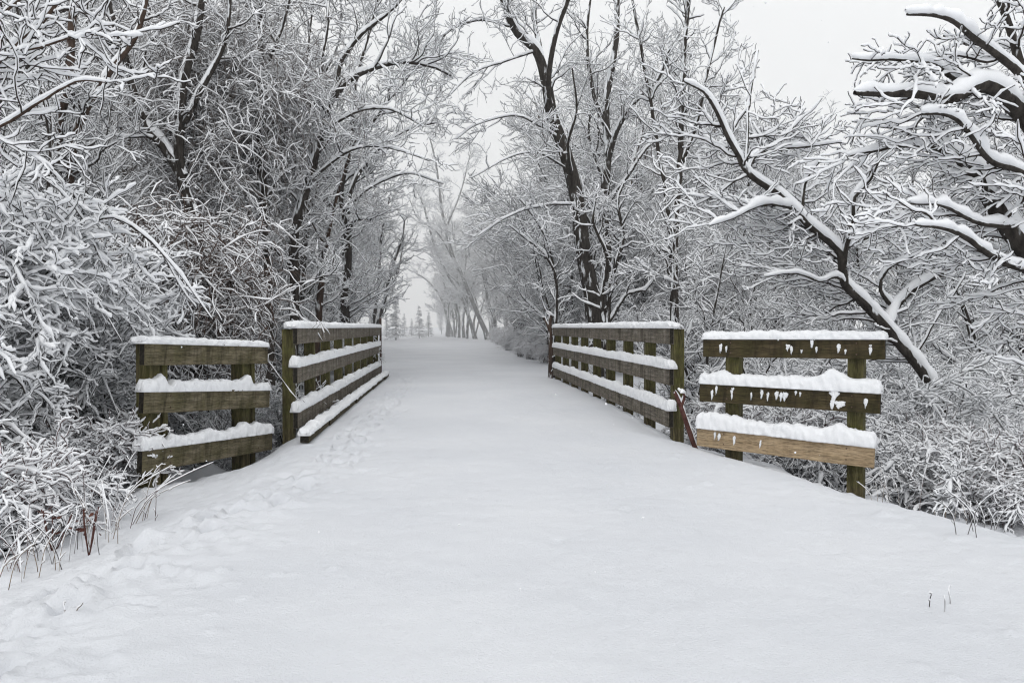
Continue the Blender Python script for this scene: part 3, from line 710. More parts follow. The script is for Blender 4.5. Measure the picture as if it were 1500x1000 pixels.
hero('straight_trunk_tree', 'tree with a straight bare dark trunk rising behind the left bridge railing', L, lvls(1.0, 1.1, up=.3, t=.02), S_MID, 32, 505, Y)
Y = 18.5
L = [limb([(462, 520, Y), (468, 440, Y), (474, 380, Y), (482, 340, Y)], .10, .06, rng=R6),
     limb([(482, 340, Y), (490, 300, Y), (503, 255, Y), (512, 225, Y), (530, 190, Y)], .045, .02, rng=R6),
     limb([(478, 360, Y), (455, 320, Y), (440, 260, Y), (440, 190, Y)], .035, .015, rng=R6)]
hero('brown_stem_tree', 'slim brown-barked tree leaning right, just left of the straight dark trunk', L, lvls(.7, 1.2), S_MID, 33, 462, Y, bark=BARKB)
# left: trunks wrapped in vines
Y = 15
L = [limb([(318, 540, Y), (306, 430, Y), (298, 380, Y), (285, 320, Y), (268, 270, Y), (262, 200, Y), (270, 120, Y), (290, 40, Y), (300, -60, Y)], .14, .07, rng=R6),
     limb([(268, 260, Y), (240, 215, Y), (215, 185, Y), (198, 140, Y), (182, 80, Y), (168, 40, Y), (150, -40, Y)], .10, .05, rng=R6),
     limb([(270, 180, Y), (300, 120, Y), (330, 60, Y), (340, -40, Y)], .06, .03, rng=R6)]
hero('vine_hung_tree', 'dark tree with a forked trunk hung with vines behind the left fence', L, lvls(.8, 1.0), [.012, .010, .0085, .0075], 34, 318, Y)
Y = 16.5
L = [limb([(395, 540, Y), (392, 430, Y), (388, 360, Y), (385, 280, Y), (381, 200, Y), (384, 130, Y), (380, 50, Y), (386, -60, Y)], .11, .06, rng=R6),
     limb([(383, 110, Y), (410, 50, Y), (430, -20, Y)], .05, .02, rng=R6),
     limb([(386, 300, Y), (410, 260, Y), (440, 240, Y)], .03, .012, rng=R6)]
hero('black_trunk_tree', 'straight slim black-trunked tree right of the vine-hung tree', L, lvls(.8, 1.1), S_MID, 35, 395, Y)
Y = 13.5
L = [limb([(60, 560, Y), (70, 420, Y), (82, 330, Y), (84, 190, Y), (100, 130, Y), (104, 60, Y), (112, -40, Y)], .09, .06, rng=R6),
     limb([(82, 560, Y), (95, 350, Y), (108, 210, Y), (130, 150, Y), (165, 100, Y), (200, 50, Y), (220, -20, Y)], .08, .035, rng=R6)]
hero('forked_tree', 'brown tree with two slanting trunks at the upper left, behind the snowy thicket', L, lvls(.8, 1.3), S_MID, 36, 70, Y, bark=BARKB)

# hanging vines: nearly bare, brown-grey curtains
def vines(label, boxes, n, ln, seed, mat, snow=.007, cat='vines', Yr=(15.2, 17.0)):
    rng = np.random.default_rng(seed); rows = []; m = n
    px = np.empty(m); py = np.empty(m)
    bi = rng.integers(0, len(boxes), m); bx = np.array(boxes, float)[bi]
    u = rng.random(m); px = (bx[:, 0]+bx[:, 2])/2+rng.normal(0, .36, m)*(bx[:, 2]-bx[:, 0]); py = (bx[:, 1]+bx[:, 3])/2+rng.normal(0, .36, m)*(bx[:, 3]-bx[:, 1])
    Ys = rng.uniform(*Yr, m)
    d = F[None]+((px-750)/FPX)[:, None]*Rv+((500-py)/FPX)[:, None]*Uv
    P0 = CAM+d*(Ys/d[:, 1])[:, None]; nn = 9; out = np.zeros((m, nn, 3)); out[:, 0] = P0
    D = rng.standard_normal((m, 3))*np.array([.8, .5, .3]); D[:, 2] -= 0.15; Lh = ln*(0.4+rng.random(m))
    for j in range(1, nn):
        D = D+rng.standard_normal((m, 3))*.30; D[:, 2] -= .20; D /= np.linalg.norm(D, axis=1, keepdims=True); out[:, j] = out[:, j-1]+D*(Lh/(nn-1))[:, None]
    R = np.full((m, nn), .0042)*(1.3-0.8*np.linspace(0, 1, nn))*(0.7+1.0*rng.random((m, 1)))
    g = [(out, R)]
    lv = dict(dens=3.5, len=.4, ang=55, n=5, r=.0035, rf=.8, wob=.3, droop=.1, flat=.8, rmin=.0028)
    g2 = spawn(g, 4.5, 0, 1, lv, rng)
    o = np.array([P0[:, 0].mean(), P0[:, 1].mean(), 0]); root = thing('vine_tangle', label, cat, loc=o)
    sh = lambda G: [(P-o, R) for P, R in G]
    V, Q = tubes(sh(g), 3); link('stems', mesh_np('stems', V, Q, mat), root)
    V, Q = tubes(sh([g2]), 3); link('tendrils', mesh_np('tendrils', V, Q, mat), root)
    sn = snow_on(sh(g)+sh([g2]), [snow, snow], rng, minh=.15, lump=.4, skip=.45); V, Q = tubes(sn, 4); link('snow', mesh_np('snow', V, Q, SNOW), root)
    return root
vines('grey-brown curtain of hanging vines round the fork of the vine-hung tree', [(215, 0, 340, 220), (240, 120, 330, 330), (230, 40, 420, 180)], 1700, 1.5, 41, VINE, .009)
vines('grey-brown vine tangle hanging beside the straight slim black trunk, top left', [(300, 0, 450, 200), (330, 150, 440, 300)], 1100, 1.3, 42, VINE, .008, Yr=(16.8, 18.5))
vines('dark reddish-brown tangle of bare stems behind the left fence', [(190, 340, 340, 470), (220, 390, 350, 520), (130, 380, 260, 520)], 2200, .8, 43, mat_plain('dark_tangle', (0.045, 0.030, 0.025), (0.12, 0.085, 0.070)), .006, Yr=(9.3, 10.6))

# left front: corner limbs reaching in from outside the frame
Y = 6.0
L = [limb([(-260, 520, Y), (-200, 300, Y), (-120, 180, Y), (-40, 110, Y), (15, 75, Y), (50, 40, Y), (92, -12, Y)], .05, .012, .08, rng=R6),
     limb([(-120, 180, Y), (-50, 160, Y), (0, 92, Y-.1), (60, 70, Y-.2), (120, 50, Y-.3), (165, 55, Y-.4)], .014, .006, .08, rng=R6),
     limb([(-200, 300, Y), (-80, 215, Y), (0, 185, Y-.1), (60, 150, Y-.2), (110, 120, Y-.3), (150, 125, Y-.4)], .016, .006, .08, rng=R6),
     limb([(-40, 110, Y), (0, 30, Y), (60, -20, Y), (120, -70, Y)], .014, .006, .08, rng=R6)]
hero('corner_tree', 'nearest branches at the top left corner, reaching in with thick ridges of snow', L,
     [dict(dens=5.5, len=.8, ang=45, n=9, r=.009, rf=.5, wob=.16, trop=.0, flat=.4, up=.1, t0=.15, bias=(.3, 0, 0)),
      dict(dens=6, len=.45, ang=42, n=7, r=.006, rf=.6, wob=.18, flat=.4, up=.1, rmin=.004),
      dict(dens=7, len=.2, ang=44, n=5, r=.005, rf=.7, wob=.2, flat=.5, up=.1, rmin=.0035)], [.0105, .009, .0075], 23, -260, Y, bark=BARKB, limb_snow=.012, ks=6, kt=4)

# ------------------------------------------------------------------ thickets of arching shrubs
def arch_limbs(n, H, S, rng, r=.02, step=.12, az=None, low=.3):
    L = []
    for i in range(n):
        a = rng.uniform(0, 2*math.pi) if az is None else rng.uniform(*az)
        h = H*rng.uniform(low, 1.0); s = S*rng.uniform(.35, 1.0)*(.5+.5*h/H); c, d = math.cos(a), math.sin(a); q = rng.normal(0, .12, 4)
        P = [(0, 0, -.15), (.12*s, 0, .38*h), (.36*s, q[0]*s, .80*h), (.68*s, q[1]*s, h), (1.0*s, q[2]*s, h*.90), (1.25*s, q[3]*s, h*.66)]
        b = rng.normal(0, .22, 2)
        rows = [(b[0]+x*c-y*d, b[1]+x*d+y*c, z, r*(1-.75*k/5)*rng.uniform(.8, 1.2)) for k, (x, y, z) in enumerate(P)]
        L.append(polyline(rows, step, .02, rng))
    return L
def shrub_levels(sc, d):
    return [dict(dens=6.4*d, len=.90*sc, ang=40, n=12, r=.0062, rf=.55, wob=.17, flat=.5, up=.15, droop=.06, t0=.15, rmin=.0034, stiff=.10, hz=.85),
            dict(dens=8.5*d, len=.44*sc, ang=38, n=9, r=.0045, rf=.65, wob=.20, flat=.5, up=.1, droop=.04, t0=.06, rmin=.003, stiff=.12, hz=.85),
            dict(dens=9*d, len=.20*sc, ang=42, n=6, r=.0036, rf=.7, wob=.22, flat=.6, up=.15, t0=.08, rmin=.0026, stiff=.12)]
def keep_left(P):      # nothing pokes through the fence boards
    return (P[:, 0] < -3.02+np.maximum(P[:, 1]-7.05, 0)*.35) | (P[:, 1] > 10.6)
def shift(L, o): o = np.array(o); return [(P+o, R) for P, R in L]
def shrub(label, x, y, n, H, S, seed, sc=1.0, d=1.0, snow=(.0095, .008, .0068), az=None, twig=TWIG, name='arching_shrub', group=None, low=.3, r=.013, ks=5, **k):
    rng = np.random.default_rng(seed); z = gz(x, y); L = shift(arch_limbs(n, H, S, rng, r, az=az, low=low), (x, y, z))
    return build_plant(name, label, 'shrub', L, shrub_levels(sc, d), list(snow), rng, (x, y, z), bark=twig, twig=twig, limb_snow=.011, lump=.36, ks=ks, trunk_name='stems', group=group, **k)
shrub('huge dome-shaped arching shrub buried in snow at the left edge', -4.6, 6.9, 36, 2.85, 2.0, 51, 1.0, 1.05, snow=(.0145, .012, .010), low=.6, keep=keep_left)
shrub('arching shrub trailing long snowy shoots down towards the left fence', -4.1, 8.4, 24, 2.5, 1.6, 52, .9, 1.0, az=(-1.4, 1.2), snow=(.0105, .009, .0075), keep=keep_left)
shrub('lower snow-matted shrub at the left edge with horizontal sprays', -4.35, 5.8, 20, 1.5, 1.15, 53, .85, 1.0, snow=(.0095, .008, .0068), az=(-1.8, 1.8), keep=keep_left)
shrub('low shrub with long bowed snow-capped stems beside the left fence post', -3.9, 6.5, 14, .85, .8, 54, .6, 1.0, az=(-1.2, 1.0), low=.5, keep=keep_left)
shrub('tall snowy shrub rising behind the dome-shaped one at the left edge', -6.2, 9.0, 30, 3.3, 2.2, 55, 1.0, 1.0, snow=(.0115, .0095, .008), low=.5)

# ------------------------------------------------------------------ the woods behind: prototypes, then individuals
PROTO = {}
def rand_tree(seed, H, lean, nmaj, majlen, r0, lv, snow, name, cat, multi=1, bark=BARK, up_ang=42, ks=4, kt=3, spread=0.0):
    rng = np.random.default_rng(seed); L = []
    for k in range(multi):
        a = rng.uniform(0, 6.28); ln = lean*H*rng.uniform(.6, 1.2)+spread*k*.4; n = 7
        pts = [(math.cos(a)*ln*(t**1.4)+rng.normal(0, .012*H)*(t > 0), math.sin(a)*ln*(t**1.4)+rng.normal(0, .012*H)*(t > 0), -0.2+(H*.92+.2)*t*rng.uniform(.97, 1.0), r0*(1-.85*t)*(1 if k == 0 else .75)) for t in np.linspace(0, 1, n)]
        L.append(polyline(pts, .35, .03, rng))
    P, R = spawn(L, nmaj/H/multi, .22, .97, dict(len=majlen, ang=up_ang, n=10, r=r0*.5, rf=.6, wob=.13, trop=.07, flat=.5, up=.3, tap=.45), rng)
    limbs = L+[(P, R)]
    return build_plant(name, 'x', cat, limbs, lv, snow, rng, (0, 0, 0), bark=bark, kw=3, kt=kt, ks=ks, limb_snow=.03, minh=.2)
def far_lv(s=1.0, d=1.0, up=.25, dr=0.0):
    return [dict(dens=2.3*d, len=1.8*s, ang=45, n=8, r=.024, rf=.55, wob=.16, trop=.03, flat=.5, up=up, t0=.15, rmin=.006, droop=dr),
            dict(dens=3.8*d, len=1.0*s, ang=42, n=6, r=.011, rf=.6, wob=.18, trop=.02, flat=.5, up=up, t0=.1, rmin=.005, droop=dr),
            dict(dens=5.5*d, len=.55*s, ang=38, n=4, r=.007, rf=.7, wob=.16, flat=.5, up=up, t0=.1, rmin=.0045)]
FS = [.0155, .013, .0115]
PROTO['tall'] = [rand_tree(600, 13, .10, 15, 4.2, .17, far_lv(), FS, 'woodland_tree', 'tree'),
                 rand_tree(601, 12, .22, 13, 3.8, .15, far_lv(), FS, 'woodland_tree', 'tree'),
                 rand_tree(602, 12.5, .12, 16, 3.2, .11, far_lv(.9), FS, 'woodland_tree', 'tree', multi=3, spread=1.2, up_ang=35),
                 rand_tree(603, 11, .30, 12, 3.8, .14, far_lv(), FS, 'woodland_tree', 'tree', bark=BARKB, multi=2, spread=1)]
PROTO['mid'] = [rand_tree(610, 7, .15, 14, 2.6, .07, far_lv(.8, 1.25, up=.2, dr=.03), [.0145, .0125, .011], 'understory_tree', 'small tree', multi=2, spread=.8, up_ang=58),
                rand_tree(611, 6, .30, 14, 2.4, .06, far_lv(.8, 1.25, up=.2, dr=.03), [.0145, .0125, .011], 'understory_tree', 'small tree', multi=3, spread=.8, up_ang=55),
                rand_tree(612, 7.5, .08, 18, 2.2, .06, far_lv(.75, 1.3, up=.2, dr=.02), [.0145, .0125, .011], 'understory_tree', 'small tree', multi=2, spread=.6, up_ang=50)]
def proto_shrub(seed, n, H, S, sc, d, snow, r=.016, ks=4, twig=TWIG):
    rng = np.random.default_rng(seed); L = arch_limbs(n, H, S, rng, r, step=.16)
    return build_plant('woodland_shrub', 'x', 'shrub', L, shrub_levels(sc, d), snow, rng, (0, 0, 0), bark=twig, twig=twig, limb_snow=.018, ks=ks, trunk_name='stems', kw=3)
PROTO['shrub'] = [proto_shrub(620+i, [22, 20, 26][i], [1.9, 1.5, 2.4][i], [1.3, 1.4, 1.3][i], .85, .95, [.0115, .010, .009], twig=[TWIG, REDTWIG, TWIG][i]) for i in range(3)]
PROTO['low'] = [proto_shrub(630+i, 22, [.65, .8][i], [.7, .6][i], .5, 1.5, [.0075, .0065, .006], r=.004, ks=5, twig=[TWIG, REDTWIG][i]) for i in range(2)]
# a young spruce for the far end of the trail
def spruce(seed):
    rng = np.random.default_rng(seed); H = 7.0
    L = [polyline([(0, 0, -.2, .09), (.02, 0, H*.5, .05), (0, 0.03, H, .012)], .4, .01, rng)]
    P0, R0 = [], []
    m = 150; t = rng.random(m)**.9; a = rng.uniform(0, 6.28, m); ln = (1-t)*1.5+.15; n = 6; out = np.zeros((m, n, 3)); out[:, 0, 2] = .5+t*(H-.6)
    D = np.stack([np.cos(a), np.sin(a), np.full(m, .05)], 1)
    for j in range(1, n):
        D[:, 2] -= .08; D += rng.normal(0, .05, (m, 3)); out[:, j] = out[:, j-1]+D*(ln/(n-1))[:, None]
    R = np.full((m, n), .012)*np.linspace(1, .4, n)
    lv = [dict(dens=9, len=.35, ang=55, n=4, r=.012, rf=.8, wob=.12, flat=.3, up=-.1, droop=.1, rmin=.010)]
    return build_plant('young_spruce', 'x', 'spruce', L+[(out, R)], lv, [.022], rng, (0, 0, 0), twig=mat_plain('spruce_needles', (.02, .03, .02), (.05, .07, .045)), kw=3, ks=4, limb_snow=.02, trunk_name='trunk')
PROTO['spruce'] = [spruce(640)]

used = {}
def place(kind, i, x, y, rz, sc, label, group):
    pr = PROTO[kind][i % len(PROTO[kind])]; key = (kind, i % len(PROTO[kind]))
    loc = (x, y, gz(x, y)-(0.10 if kind == 'low' else 0.02))
    if key not in used:
        used[key] = 1; pr.location = loc; pr.rotation_euler = (0, 0, rz); pr.scale = (sc,)*3; pr['label'] = label; pr['group'] = group; return pr
    return dup(pr, loc, rz, sc, label, group)
def to_px(x, y, z):
    d = np.array([x, y, z])-CAM; f = d@F; return 750+FPX*(d@Rv)/f, 500-FPX*(d@Uv)/f
CAPX = [-400, 540, 556, 600, 628, 648, 690, 730, 800, 850, 1050, 1090, 1150, 1200, 1290, 1330, 1400, 1500, 1900]
CAPY = [-200, -200, 250, 410, 400, 250, 190, 165, 60, -60, -60, 90, 150, 195, 230, 180, 90, 0, -60]
def capz(x, y, spread=0):
    px, _ = to_px(x, y, 1.3); s = spread*FPX/y
    top = max(np.interp(px, CAPX, CAPY), np.interp(px-s, CAPX, CAPY), np.interp(px+s, CAPX, CAPY))
    return 1.3+(479-top)/FPX*y
rf = np.random.default_rng(99)
def scatter(n, x0, x1, y0, y1, side, mind, taken, ypow=1.0, cap=None):
    out = []; tries = 0
    while len(out) < n and tries < n*60:
        tries += 1; y = y0+(y1-y0)*rf.random()**ypow; u = x0+(x1-x0)*rf.random()**1.1*(0.5+0.5*y/y1)
        x = path_right(y)+u if side > 0 else path_left(y)-u
        px, _ = to_px(x, y, 1.0)
        if px < -330 or px > 1830: continue
        if any((x-a)**2+(y-b)**2 < (mind*(.6+.4*y/30))**2 for a, b in taken): continue
        taken.append((x, y)); out.append((x, y))
    return out
band = lambda y: 'just beyond the fences' if y < 22 else ('in the middle distance' if y < 42 else 'far along the trail')
for side, sn in ((-1, 'left'), (1, 'right')):
    taken = []
    for k, (x, y) in enumerate(scatter(62 if side < 0 else 66, 1.6, 26, 17, 85, side, 2.0, taken, 1.25)):
        H = min(capz(x, y, 1.6), 17); b = band(y); px, _ = to_px(x, y, 1)
        if (y < 25 and 790 < px < 1010) or (y < 23 and 230 < px < 535): continue
        if H < 5.5: continue
        i = int(rf.integers(0, 4)); h0 = [13, 12, 12.5, 11][i]
        place('tall', i, x, y, rf.uniform(0, 6.28), H/h0*rf.uniform(.82, 1.0), f'tall snow-covered bare tree standing in the {sn} woods {b}', f'tall trees of the {sn} woods {b}')
    taken = []
    for k, (x, y) in enumerate(scatter(80, 1.0, 18, 12.5, 60, side, 1.6, taken, 1.2)):
        H = min(capz(x, y, 1.0), 8.5); b = band(y); px, _ = to_px(x, y, 1)
        if (y < 24.6 and 815 < px < 935) or (y < 18 and 935 <= px < 1010) or (y < 22.5 and 425 < px < 535) or (y < 17.5 and 230 < px < 425): continue
        i = int(rf.integers(0, 3)); h0 = [7, 6, 7.5][i]
        place('mid', i, x, y, rf.uniform(0, 6.28), H/h0*rf.uniform(.55, .95), f'small spreading tree loaded with snow in the {sn} woods {b}', f'small trees of the {sn} woods {b}')
    taken = []
    for k, (x, y) in enumerate(scatter(110, .45, 13, 10.2, 70, side, 1.1, taken, 1.3)):
        b = band(y); i = int(rf.integers(0, 3))
        edge = (x-path_right(y)) if side > 0 else (path_left(y)-x)
        sc = float(rf.uniform(.55, 1.05)*(0.6+.4*smooth(.4, 2.5, edge)))
        place('shrub', i, x, y, rf.uniform(0, 6.28), sc, f'snow-matted shrub at the foot of the {sn} woods {b}', f'shrubs of the {sn} woods {b}')
# the far end of the trail: young spruces and small trees in the gap
for k, (px, Y_, h) in enumerate([(580, 75, 4.6), (603, 105, 2.6), (614, 88, 3.9), (566, 98, 3.0), (628, 100, 3.4), (592, 120, 3.6)]):
    x = at(px, 480, Y_)[0]; place('spruce', 0, x, Y_, k*1.1, h/7, ['young spruce standing alone at the left of the pale gap at the trail end', 'small spruce in the middle of the gap at the trail end', 'slightly taller young spruce right of the middle of the gap', 'pale spruce at the far left of the gap behind the railing end', 'pale spruce at the far right of the gap at the trail end', 'faintest spruce far off in the gap at the trail end'][k], None)
for k in range(46):
    Y_ = rf.uniform(85, 150); px = rf.uniform(380, 800); x = at(px, 480, Y_)[0]; H = (479-rf.uniform(425, 450))/FPX*Y_+1.3 if 550 < px < 650 else min(capz(x, Y_, 2), 16)
    if 560 < px < 640: continue
    if 550 < px < 650: place('mid', k, x, Y_+20, k, H/8, 'small pale tree far off beyond the end of the trail', 'small trees beyond the end of the trail')
    else: place('tall', k, x, Y_, k, H/13, 'pale tall tree far off beyond the bend of the trail', 'tall trees beyond the bend of the trail')
# leaning trunks right of the gap
RL = np.random.default_rng(44); Y = 84
hero('leaning_tree', 'larger of two trees leaning left over the far trail, right of the gap', [limb([(714, 492, Y), (700, 460, Y), (680, 410, Y), (662, 370, Y), (648, 310, Y), (640, 250, Y), (630, 200, Y)], .29, .08, .6, .03, RL),
     limb([(668, 385, Y), (640, 340, Y), (612, 320, Y), (600, 290, Y)], .13, .04, .6, .03, RL), limb([(655, 330, Y), (675, 280, Y), (690, 220, Y)], .13, .04, .6, .03, RL)], far_lv(1.9, .75), [.038, .032, .028], 71, 714, Y, ks=4)
hero('leaning_tree', 'thinner tree leaning left close beside the larger leaning one, right of the gap', [limb([(695, 490, Y+3), (678, 440, Y+3), (655, 400, Y+3), (638, 365, Y+3), (620, 300, Y+3), (605, 270, Y+3)], .22, .08, .6, .03, RL)], far_lv(1.9, .75), [.038, .032, .028], 72, 695, Y+3, ks=4)
Y = 108
hero('small_tree', 'small tree with a curved trunk bending left under the two leaning trees', [limb([(662, 488, Y), (655, 465, Y), (648, 440, Y), (635, 420, Y), (618, 405, Y), (598, 395, Y)], .24, .06, .6, .03, RL), limb([(656, 490, Y), (655, 440, Y), (650, 400, Y), (655, 360, Y)], .30, .12, .6, .03, RL)], far_lv(1.9, .7), [.038, .032, .028], 73, 658, Y, ks=4)
Y = 38
hero('leaning_tree', 'cluster of slim dark stems leaning right at the left side of the gap', [limb([(545, 495, Y), (560, 450, Y), (572, 400, Y), (588, 350, Y), (592, 320, Y)], .12, .03, .4, .03, RL),
     limb([(541, 495, Y), (552, 440, Y), (556, 390, Y), (560, 340, Y), (570, 290, Y)], .11, .03, .4, .03, RL), limb([(553, 470, Y), (566, 430, Y), (582, 400, Y), (590, 360, Y)], .07, .02, .4, .03, RL)], far_lv(.9, 1.0), [.022, .018, .015], 74, 545, Y, ks=4)

# ------------------------------------------------------------------ near brush
def near(kind, i, px, Y_, sc, label, group=None, rz=None):
    x = at(px, 480, Y_)[0]; return place(kind, i, x, Y_, rf.uniform(0, 6.28) if rz is None else rz, sc, label, group)
for k in range(46):      # left front: low matted brush along the verge
    Y_ = rf.uniform(4.7, 9.5); x = np.interp(Y_, [4.5, 6, 7, 9.5], [-2.85, -2.95, -3.2, -2.75])-rf.random()**1.3*2.2
    if Y_ > 6.2 and x > -3.4: continue
    place('low', k, x, Y_, rf.uniform(0, 6.28), rf.uniform(.6, 1.05), 'low snow-clotted brush on the left verge before the left fence', 'low brush on the left verge')
for k in range(50):      # right front
    Y_ = rf.uniform(6.6, 10.2); x = np.interp(Y_, [5.5, 7, 7.8, 9, 10], [6.4, 5.5, 4.8, 3.7, 3.45])+rf.random()**1.1*3.6
    place('low', k, x, Y_, rf.uniform(0, 6.28), rf.uniform(.4, 1.15), 'low snow-clotted brush on the right verge around the right fence', 'low brush on the right verge')
for k in range(26):
    Y_ = rf.uniform(9.2, 13.5); x = max(rf.uniform(4.4, 10.5)*Y_/11, 4.5)
    place('shrub', k, x, Y_, rf.uniform(0, 6.28), rf.uniform(.5, .95), 'snow-matted shrub close behind the right fence', 'shrubs close behind the right fence')
for k in range(16):
    Y_ = rf.uniform(9.8, 13.5); x = -rf.uniform(2.9, 8)*Y_/11
    place('shrub', k, x, Y_, rf.uniform(0, 6.28), rf.uniform(.5, .9), 'snow-matted shrub close behind the left fence', 'shrubs close behind the left fence')

# dry stems poking out of the snow
def stalks(label, px, py, n, H, seed, mat=STRAW, spread=.25, lean=(0, 0), snow=.0035, name='dry_weed'):
    rng = np.random.default_rng(seed)
    Yg = 1.5*FPX/(py-479); 
    for _ in range(6):
        p = at(px, py, Yg); Yg *= 1+(p[2]-gz(p[0], Yg))*0.45
    p = at(px, py, Yg); x, y, z = p[0], Yg, gz(p[0], Yg); L = []
    for i in range(n):
        bx, by = rng.normal(0, spread*.4, 2); a = rng.normal(0, .75, 2)+np.array(lean); h = H*rng.uniform(.5, 1)
        L.append(polyline([(x+bx, y+by, z-.05, .0024), (x+bx+a[0]*h*.2, y+by+a[1]*h*.2, z+h*.55, .0019), (x+bx+a[0]*h*.5, y+by+a[1]*h*.45, z+h*.9, .0015), (x+bx+a[0]*h*.7, y+by+a[1]*h*.6, z+h*1.05, .0012)], .06, .006, rng))
    for P, R in L: R[:] = np.linspace(.0024, .0012, R.shape[1])
    root = build_plant(name, label, 'weed', L, [dict(dens=9, len=.16*H, ang=38, n=5, r=.0017, rf=.7, wob=.15, trop=.05, flat=.7, rmin=.0014)], [snow], rng, (x, y, z), bark=mat, twig=mat, kw=4, kt=3, ks=4, limb_snow=snow, trunk_name='stems', twig_name='twigs')
    return root
WS = [(60, 840, 8, .30), (20, 835, 9, .35), (105, 815, 10, .35), (140, 795, 8, .4), (175, 770, 9, .55), (70, 790, 9, .5), (30, 770, 8, .5), (120, 745, 8, .6), (160, 720, 8, .5)]
for k, (px, py, n, H) in enumerate(WS):
    stalks('dry brown stems poking through the snow at the edge of the left brush', px, py, n, H, 800+k, [STRAW, REDTWIG, TWIG][k % 3], lean=(.1, 0))['group'] = 'dry stems at the edge of the left brush'
WS = [(1290, 735, 6, .4), (1335, 740, 7, .45), (1380, 735, 7, .45), (1430, 745, 7, .4), (1475, 770, 7, .35), (1460, 790, 6, .25), (1400, 770, 5, .2), (1310, 710, 7, .4), (1245, 700, 4, .25)]
for k, (px, py, n, H) in enumerate(WS):
    stalks('dry brown stems poking through the snow at the edge of the right brush', px, py, n, H, 830+k, [STRAW, REDTWIG, TWIG][k % 3])['group'] = 'dry stems at the edge of the right brush'
stalks('three short dark grass blades alone in the open snow at the lower right', 1385, 888, 3, .07, 860, TWIG, .10)
stalks('single bent stem standing in the trodden snow at the lower left', 105, 905, 2, .08, 861, STRAW, .05)
stalks('long thin arching stems bowing over the snow right of the right fence', 1430, 790, 4, .45, 862, TWIG, .2, lean=(-.9, -.1))
stalks('thin dry wisps bowing out over the snow in front of the left fence post', 200, 765, 4, .5, 863, STRAW, .2, lean=(.9, -.2))

# russet dead leaves still hanging on low stems at the left verge
def leafy(px, py, Y_, seed, label):
    rng = np.random.default_rng(seed); p = at(px, py, Y_); x, y = p[0], Y_; z = gz(x, y)-.05
    root = thing('leafy_weed', label, 'weed', loc=(x, y, z)); L = []
    for i in range(4):
        e = rng.normal(0, .09, 2); L.append(polyline([(0, 0, 0, .004), (e[0]*.5, e[1]*.5, .15, .003), (e[0], e[1], .32, .002)], .04, .004, rng))
    V, Q = tubes(L, 5); link('stems', mesh_np('stems', V, Q, REDTWIG), root)
    bm = bmesh.new()
    for i in range(11):
        c = Vector((rng.normal(0, .05), rng.normal(0, .05), rng.uniform(.10, .33))); a = Vector(rng.normal(0, 1, 3)).normalized()*.028; b = a.cross(Vector(rng.normal(0, 1, 3))).normalized()*.011
        v = [bm.verts.new(c-a), bm.verts.new(c-a*.2+b), bm.verts.new(c+a), bm.verts.new(c-a*.2-b)]; bm.faces.new(v)
    me = bpy.data.meshes.new('leaves'); bm.to_mesh(me); bm.free(); me.materials.append(LEAF); link('leaves', me, root)
leafy(130, 800, 4.95, 1, 'stem with russet dead leaves at the foot of the left brush, nearest the trail')
leafy(78, 775, 5.2, 2, 'stem with russet dead leaves further left inside the left brush')

# ------------------------------------------------------------------ falling snow
rs_ = np.random.default_rng(3); n = 900; Yf = rs_.uniform(2.0, 24, n)**1.0; pxs = rs_.uniform(-50, 1550, n); pys = rs_.uniform(-50, 900, n)
d = F[None]+((pxs-750)/FPX)[:, None]*Rv+((500-pys)/FPX)[:, None]*Uv; Pf = CAM+d*(Yf/d[:, 1])[:, None]; Pf = Pf[Pf[:, 2] > .1]; n = len(Pf)
oc = np.array([(1, 0, 0), (-1, 0, 0), (0, 1, 0), (0, -1, 0), (0, 0, 1), (0, 0, -1)], float); of = np.array([(0, 2, 4), (2, 1, 4), (1, 3, 4), (3, 0, 4), (2, 0, 5), (1, 2, 5), (3, 1, 5), (0, 3, 5)])
Vf = (Pf[:, None]+oc[None]*(rs_.uniform(.0022, .0045, n))[:, None, None]*rs_.uniform(.6, 1.4, (n, 6, 1))).reshape(-1, 3)
Qf = (of[None]+(np.arange(n)*6)[:, None, None]).reshape(-1, 3)
fl = link('falling_snow', mesh_np('falling_snow', Vf, Qf, SNOW)); tag(fl, 'small snowflakes falling through the air', 'snowflakes', kind='stuff')
# ------------------------------------------------------------------ light
w = bpy.data.worlds.new('World'); scene.world = w; w.use_nodes = True; nt = w.node_tree
bg = nt.nodes['Background']; sky = nt.nodes.new('ShaderNodeTexSky'); sky.sky_type = 'NISHITA'; sky.sun_disc = False
SE, SR = rad(50), rad(200)
sky.sun_elevation = SE; sky.sun_rotation = SR; sky.air_density = 1.0; sky.dust_density = 5
hs = nt.nodes.new('ShaderNodeHueSaturation'); hs.inputs['Saturation'].default_value = 0.12
nt.links.new(sky.outputs['Color'], hs.inputs['Color'])
mx = nt.nodes.new('ShaderNodeMix'); mx.data_type = 'RGBA'; mx.inputs['Factor'].default_value = 0.85
nt.links.new(hs.outputs['Color'], mx.inputs['A']); mx.inputs['B'].default_value = (8.15, 8.27, 8.35, 1)   # the even cloud deck
nt.links.new(mx.outputs['Result'], bg.inputs['Color']); bg.inputs['Strength'].default_value = 0.144
sl = bpy.data.lights.new('sun', 'SUN'); sl.energy = 0.5; sl.angle = rad(40); sl.color = (1, 0.98, 0.95)
so = bpy.data.objects.new('sun', sl); C.objects.link(so)
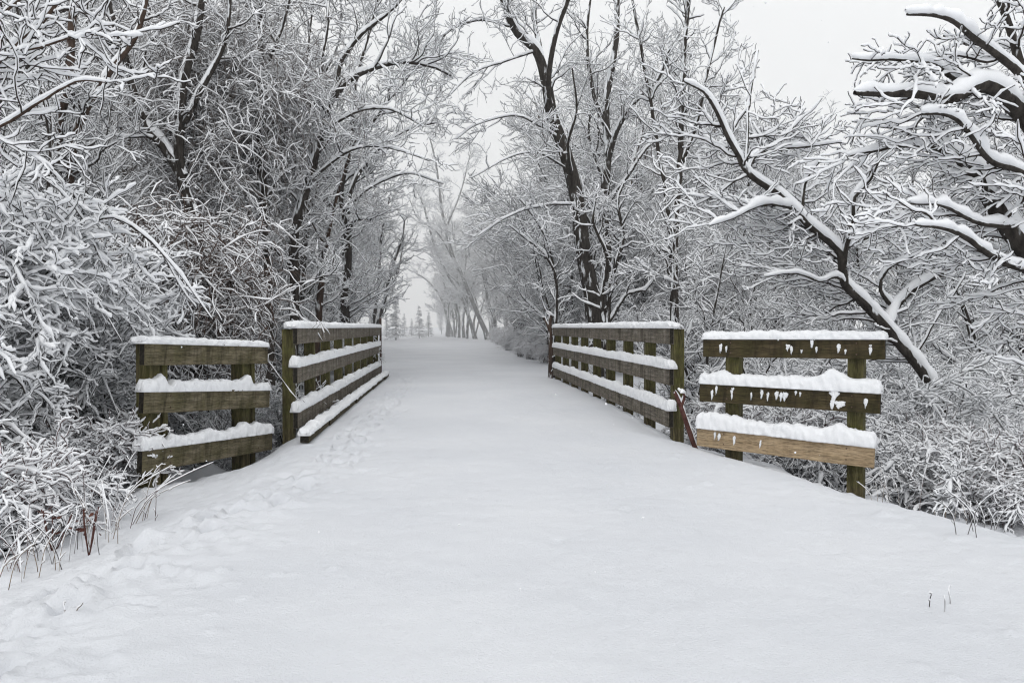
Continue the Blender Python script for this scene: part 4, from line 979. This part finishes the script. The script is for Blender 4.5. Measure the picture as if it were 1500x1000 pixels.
sd = Vector((math.sin(SR)*math.cos(SE), math.cos(SR)*math.cos(SE), math.sin(SE)))
so.rotation_euler = sd.to_track_quat('Z', 'Y').to_euler(); so.location = (0, 0, 30)

scene.render.engine = 'CYCLES'
scene.view_settings.view_transform = 'Standard'; scene.view_settings.look = 'None'; scene.view_settings.exposure = 0; scene.view_settings.gamma = 1
cy = scene.cycles; cy.use_denoising = True
cy.max_bounces = 5; cy.diffuse_bounces = 4; cy.glossy_bounces = 2; cy.transmission_bounces = 2; cy.volume_bounces = 0; cy.transparent_max_bounces = 4
cy.use_adaptive_sampling = True; cy.adaptive_threshold = 0.02
cy.filter_width = 1.2 if hasattr(cy, 'filter_width') else 1.5

# falling-snow haze hanging in the air
m = bpy.data.materials.new('snow_haze'); m.use_nodes = True; nt = m.node_tree; nt.nodes.clear()
o_ = nt.nodes.new('ShaderNodeOutputMaterial'); vs = nt.nodes.new('ShaderNodeVolumeScatter'); vs.inputs['Density'].default_value = 0.0042; vs.inputs['Color'].default_value = (.97, .98, 1, 1)
tc = nt.nodes.new('ShaderNodeTexCoord'); sx_ = nt.nodes.new('ShaderNodeSeparateXYZ'); nt.links.new(tc.outputs['Object'], sx_.inputs[0])
mr = nt.nodes.new('ShaderNodeMapRange'); mr.inputs['From Min'].default_value = (16-50)/140; mr.inputs['From Max'].default_value = (50-50)/140
mr.inputs['To Min'].default_value = 0.0006; mr.inputs['To Max'].default_value = 0.0095
nt.links.new(sx_.outputs['Y'], mr.inputs['Value']); nt.links.new(mr.outputs['Result'], vs.inputs['Density'])
nt.links.new(vs.outputs[0], o_.inputs['Volume'])
bm = bmesh.new(); bmesh.ops.create_cube(bm, size=1); me = bpy.data.meshes.new('haze'); bm.to_mesh(me); bm.free(); me.materials.append(m)
hz = link('haze', me, loc=(0, 50, 20)); hz.scale = (160, 140, 60); tag(hz, 'thin white haze of falling snow in the air', 'haze', kind='structure')
cy.volume_bounces = 1; cy.volume_step_rate = 1.0; cy.volume_max_steps = 64
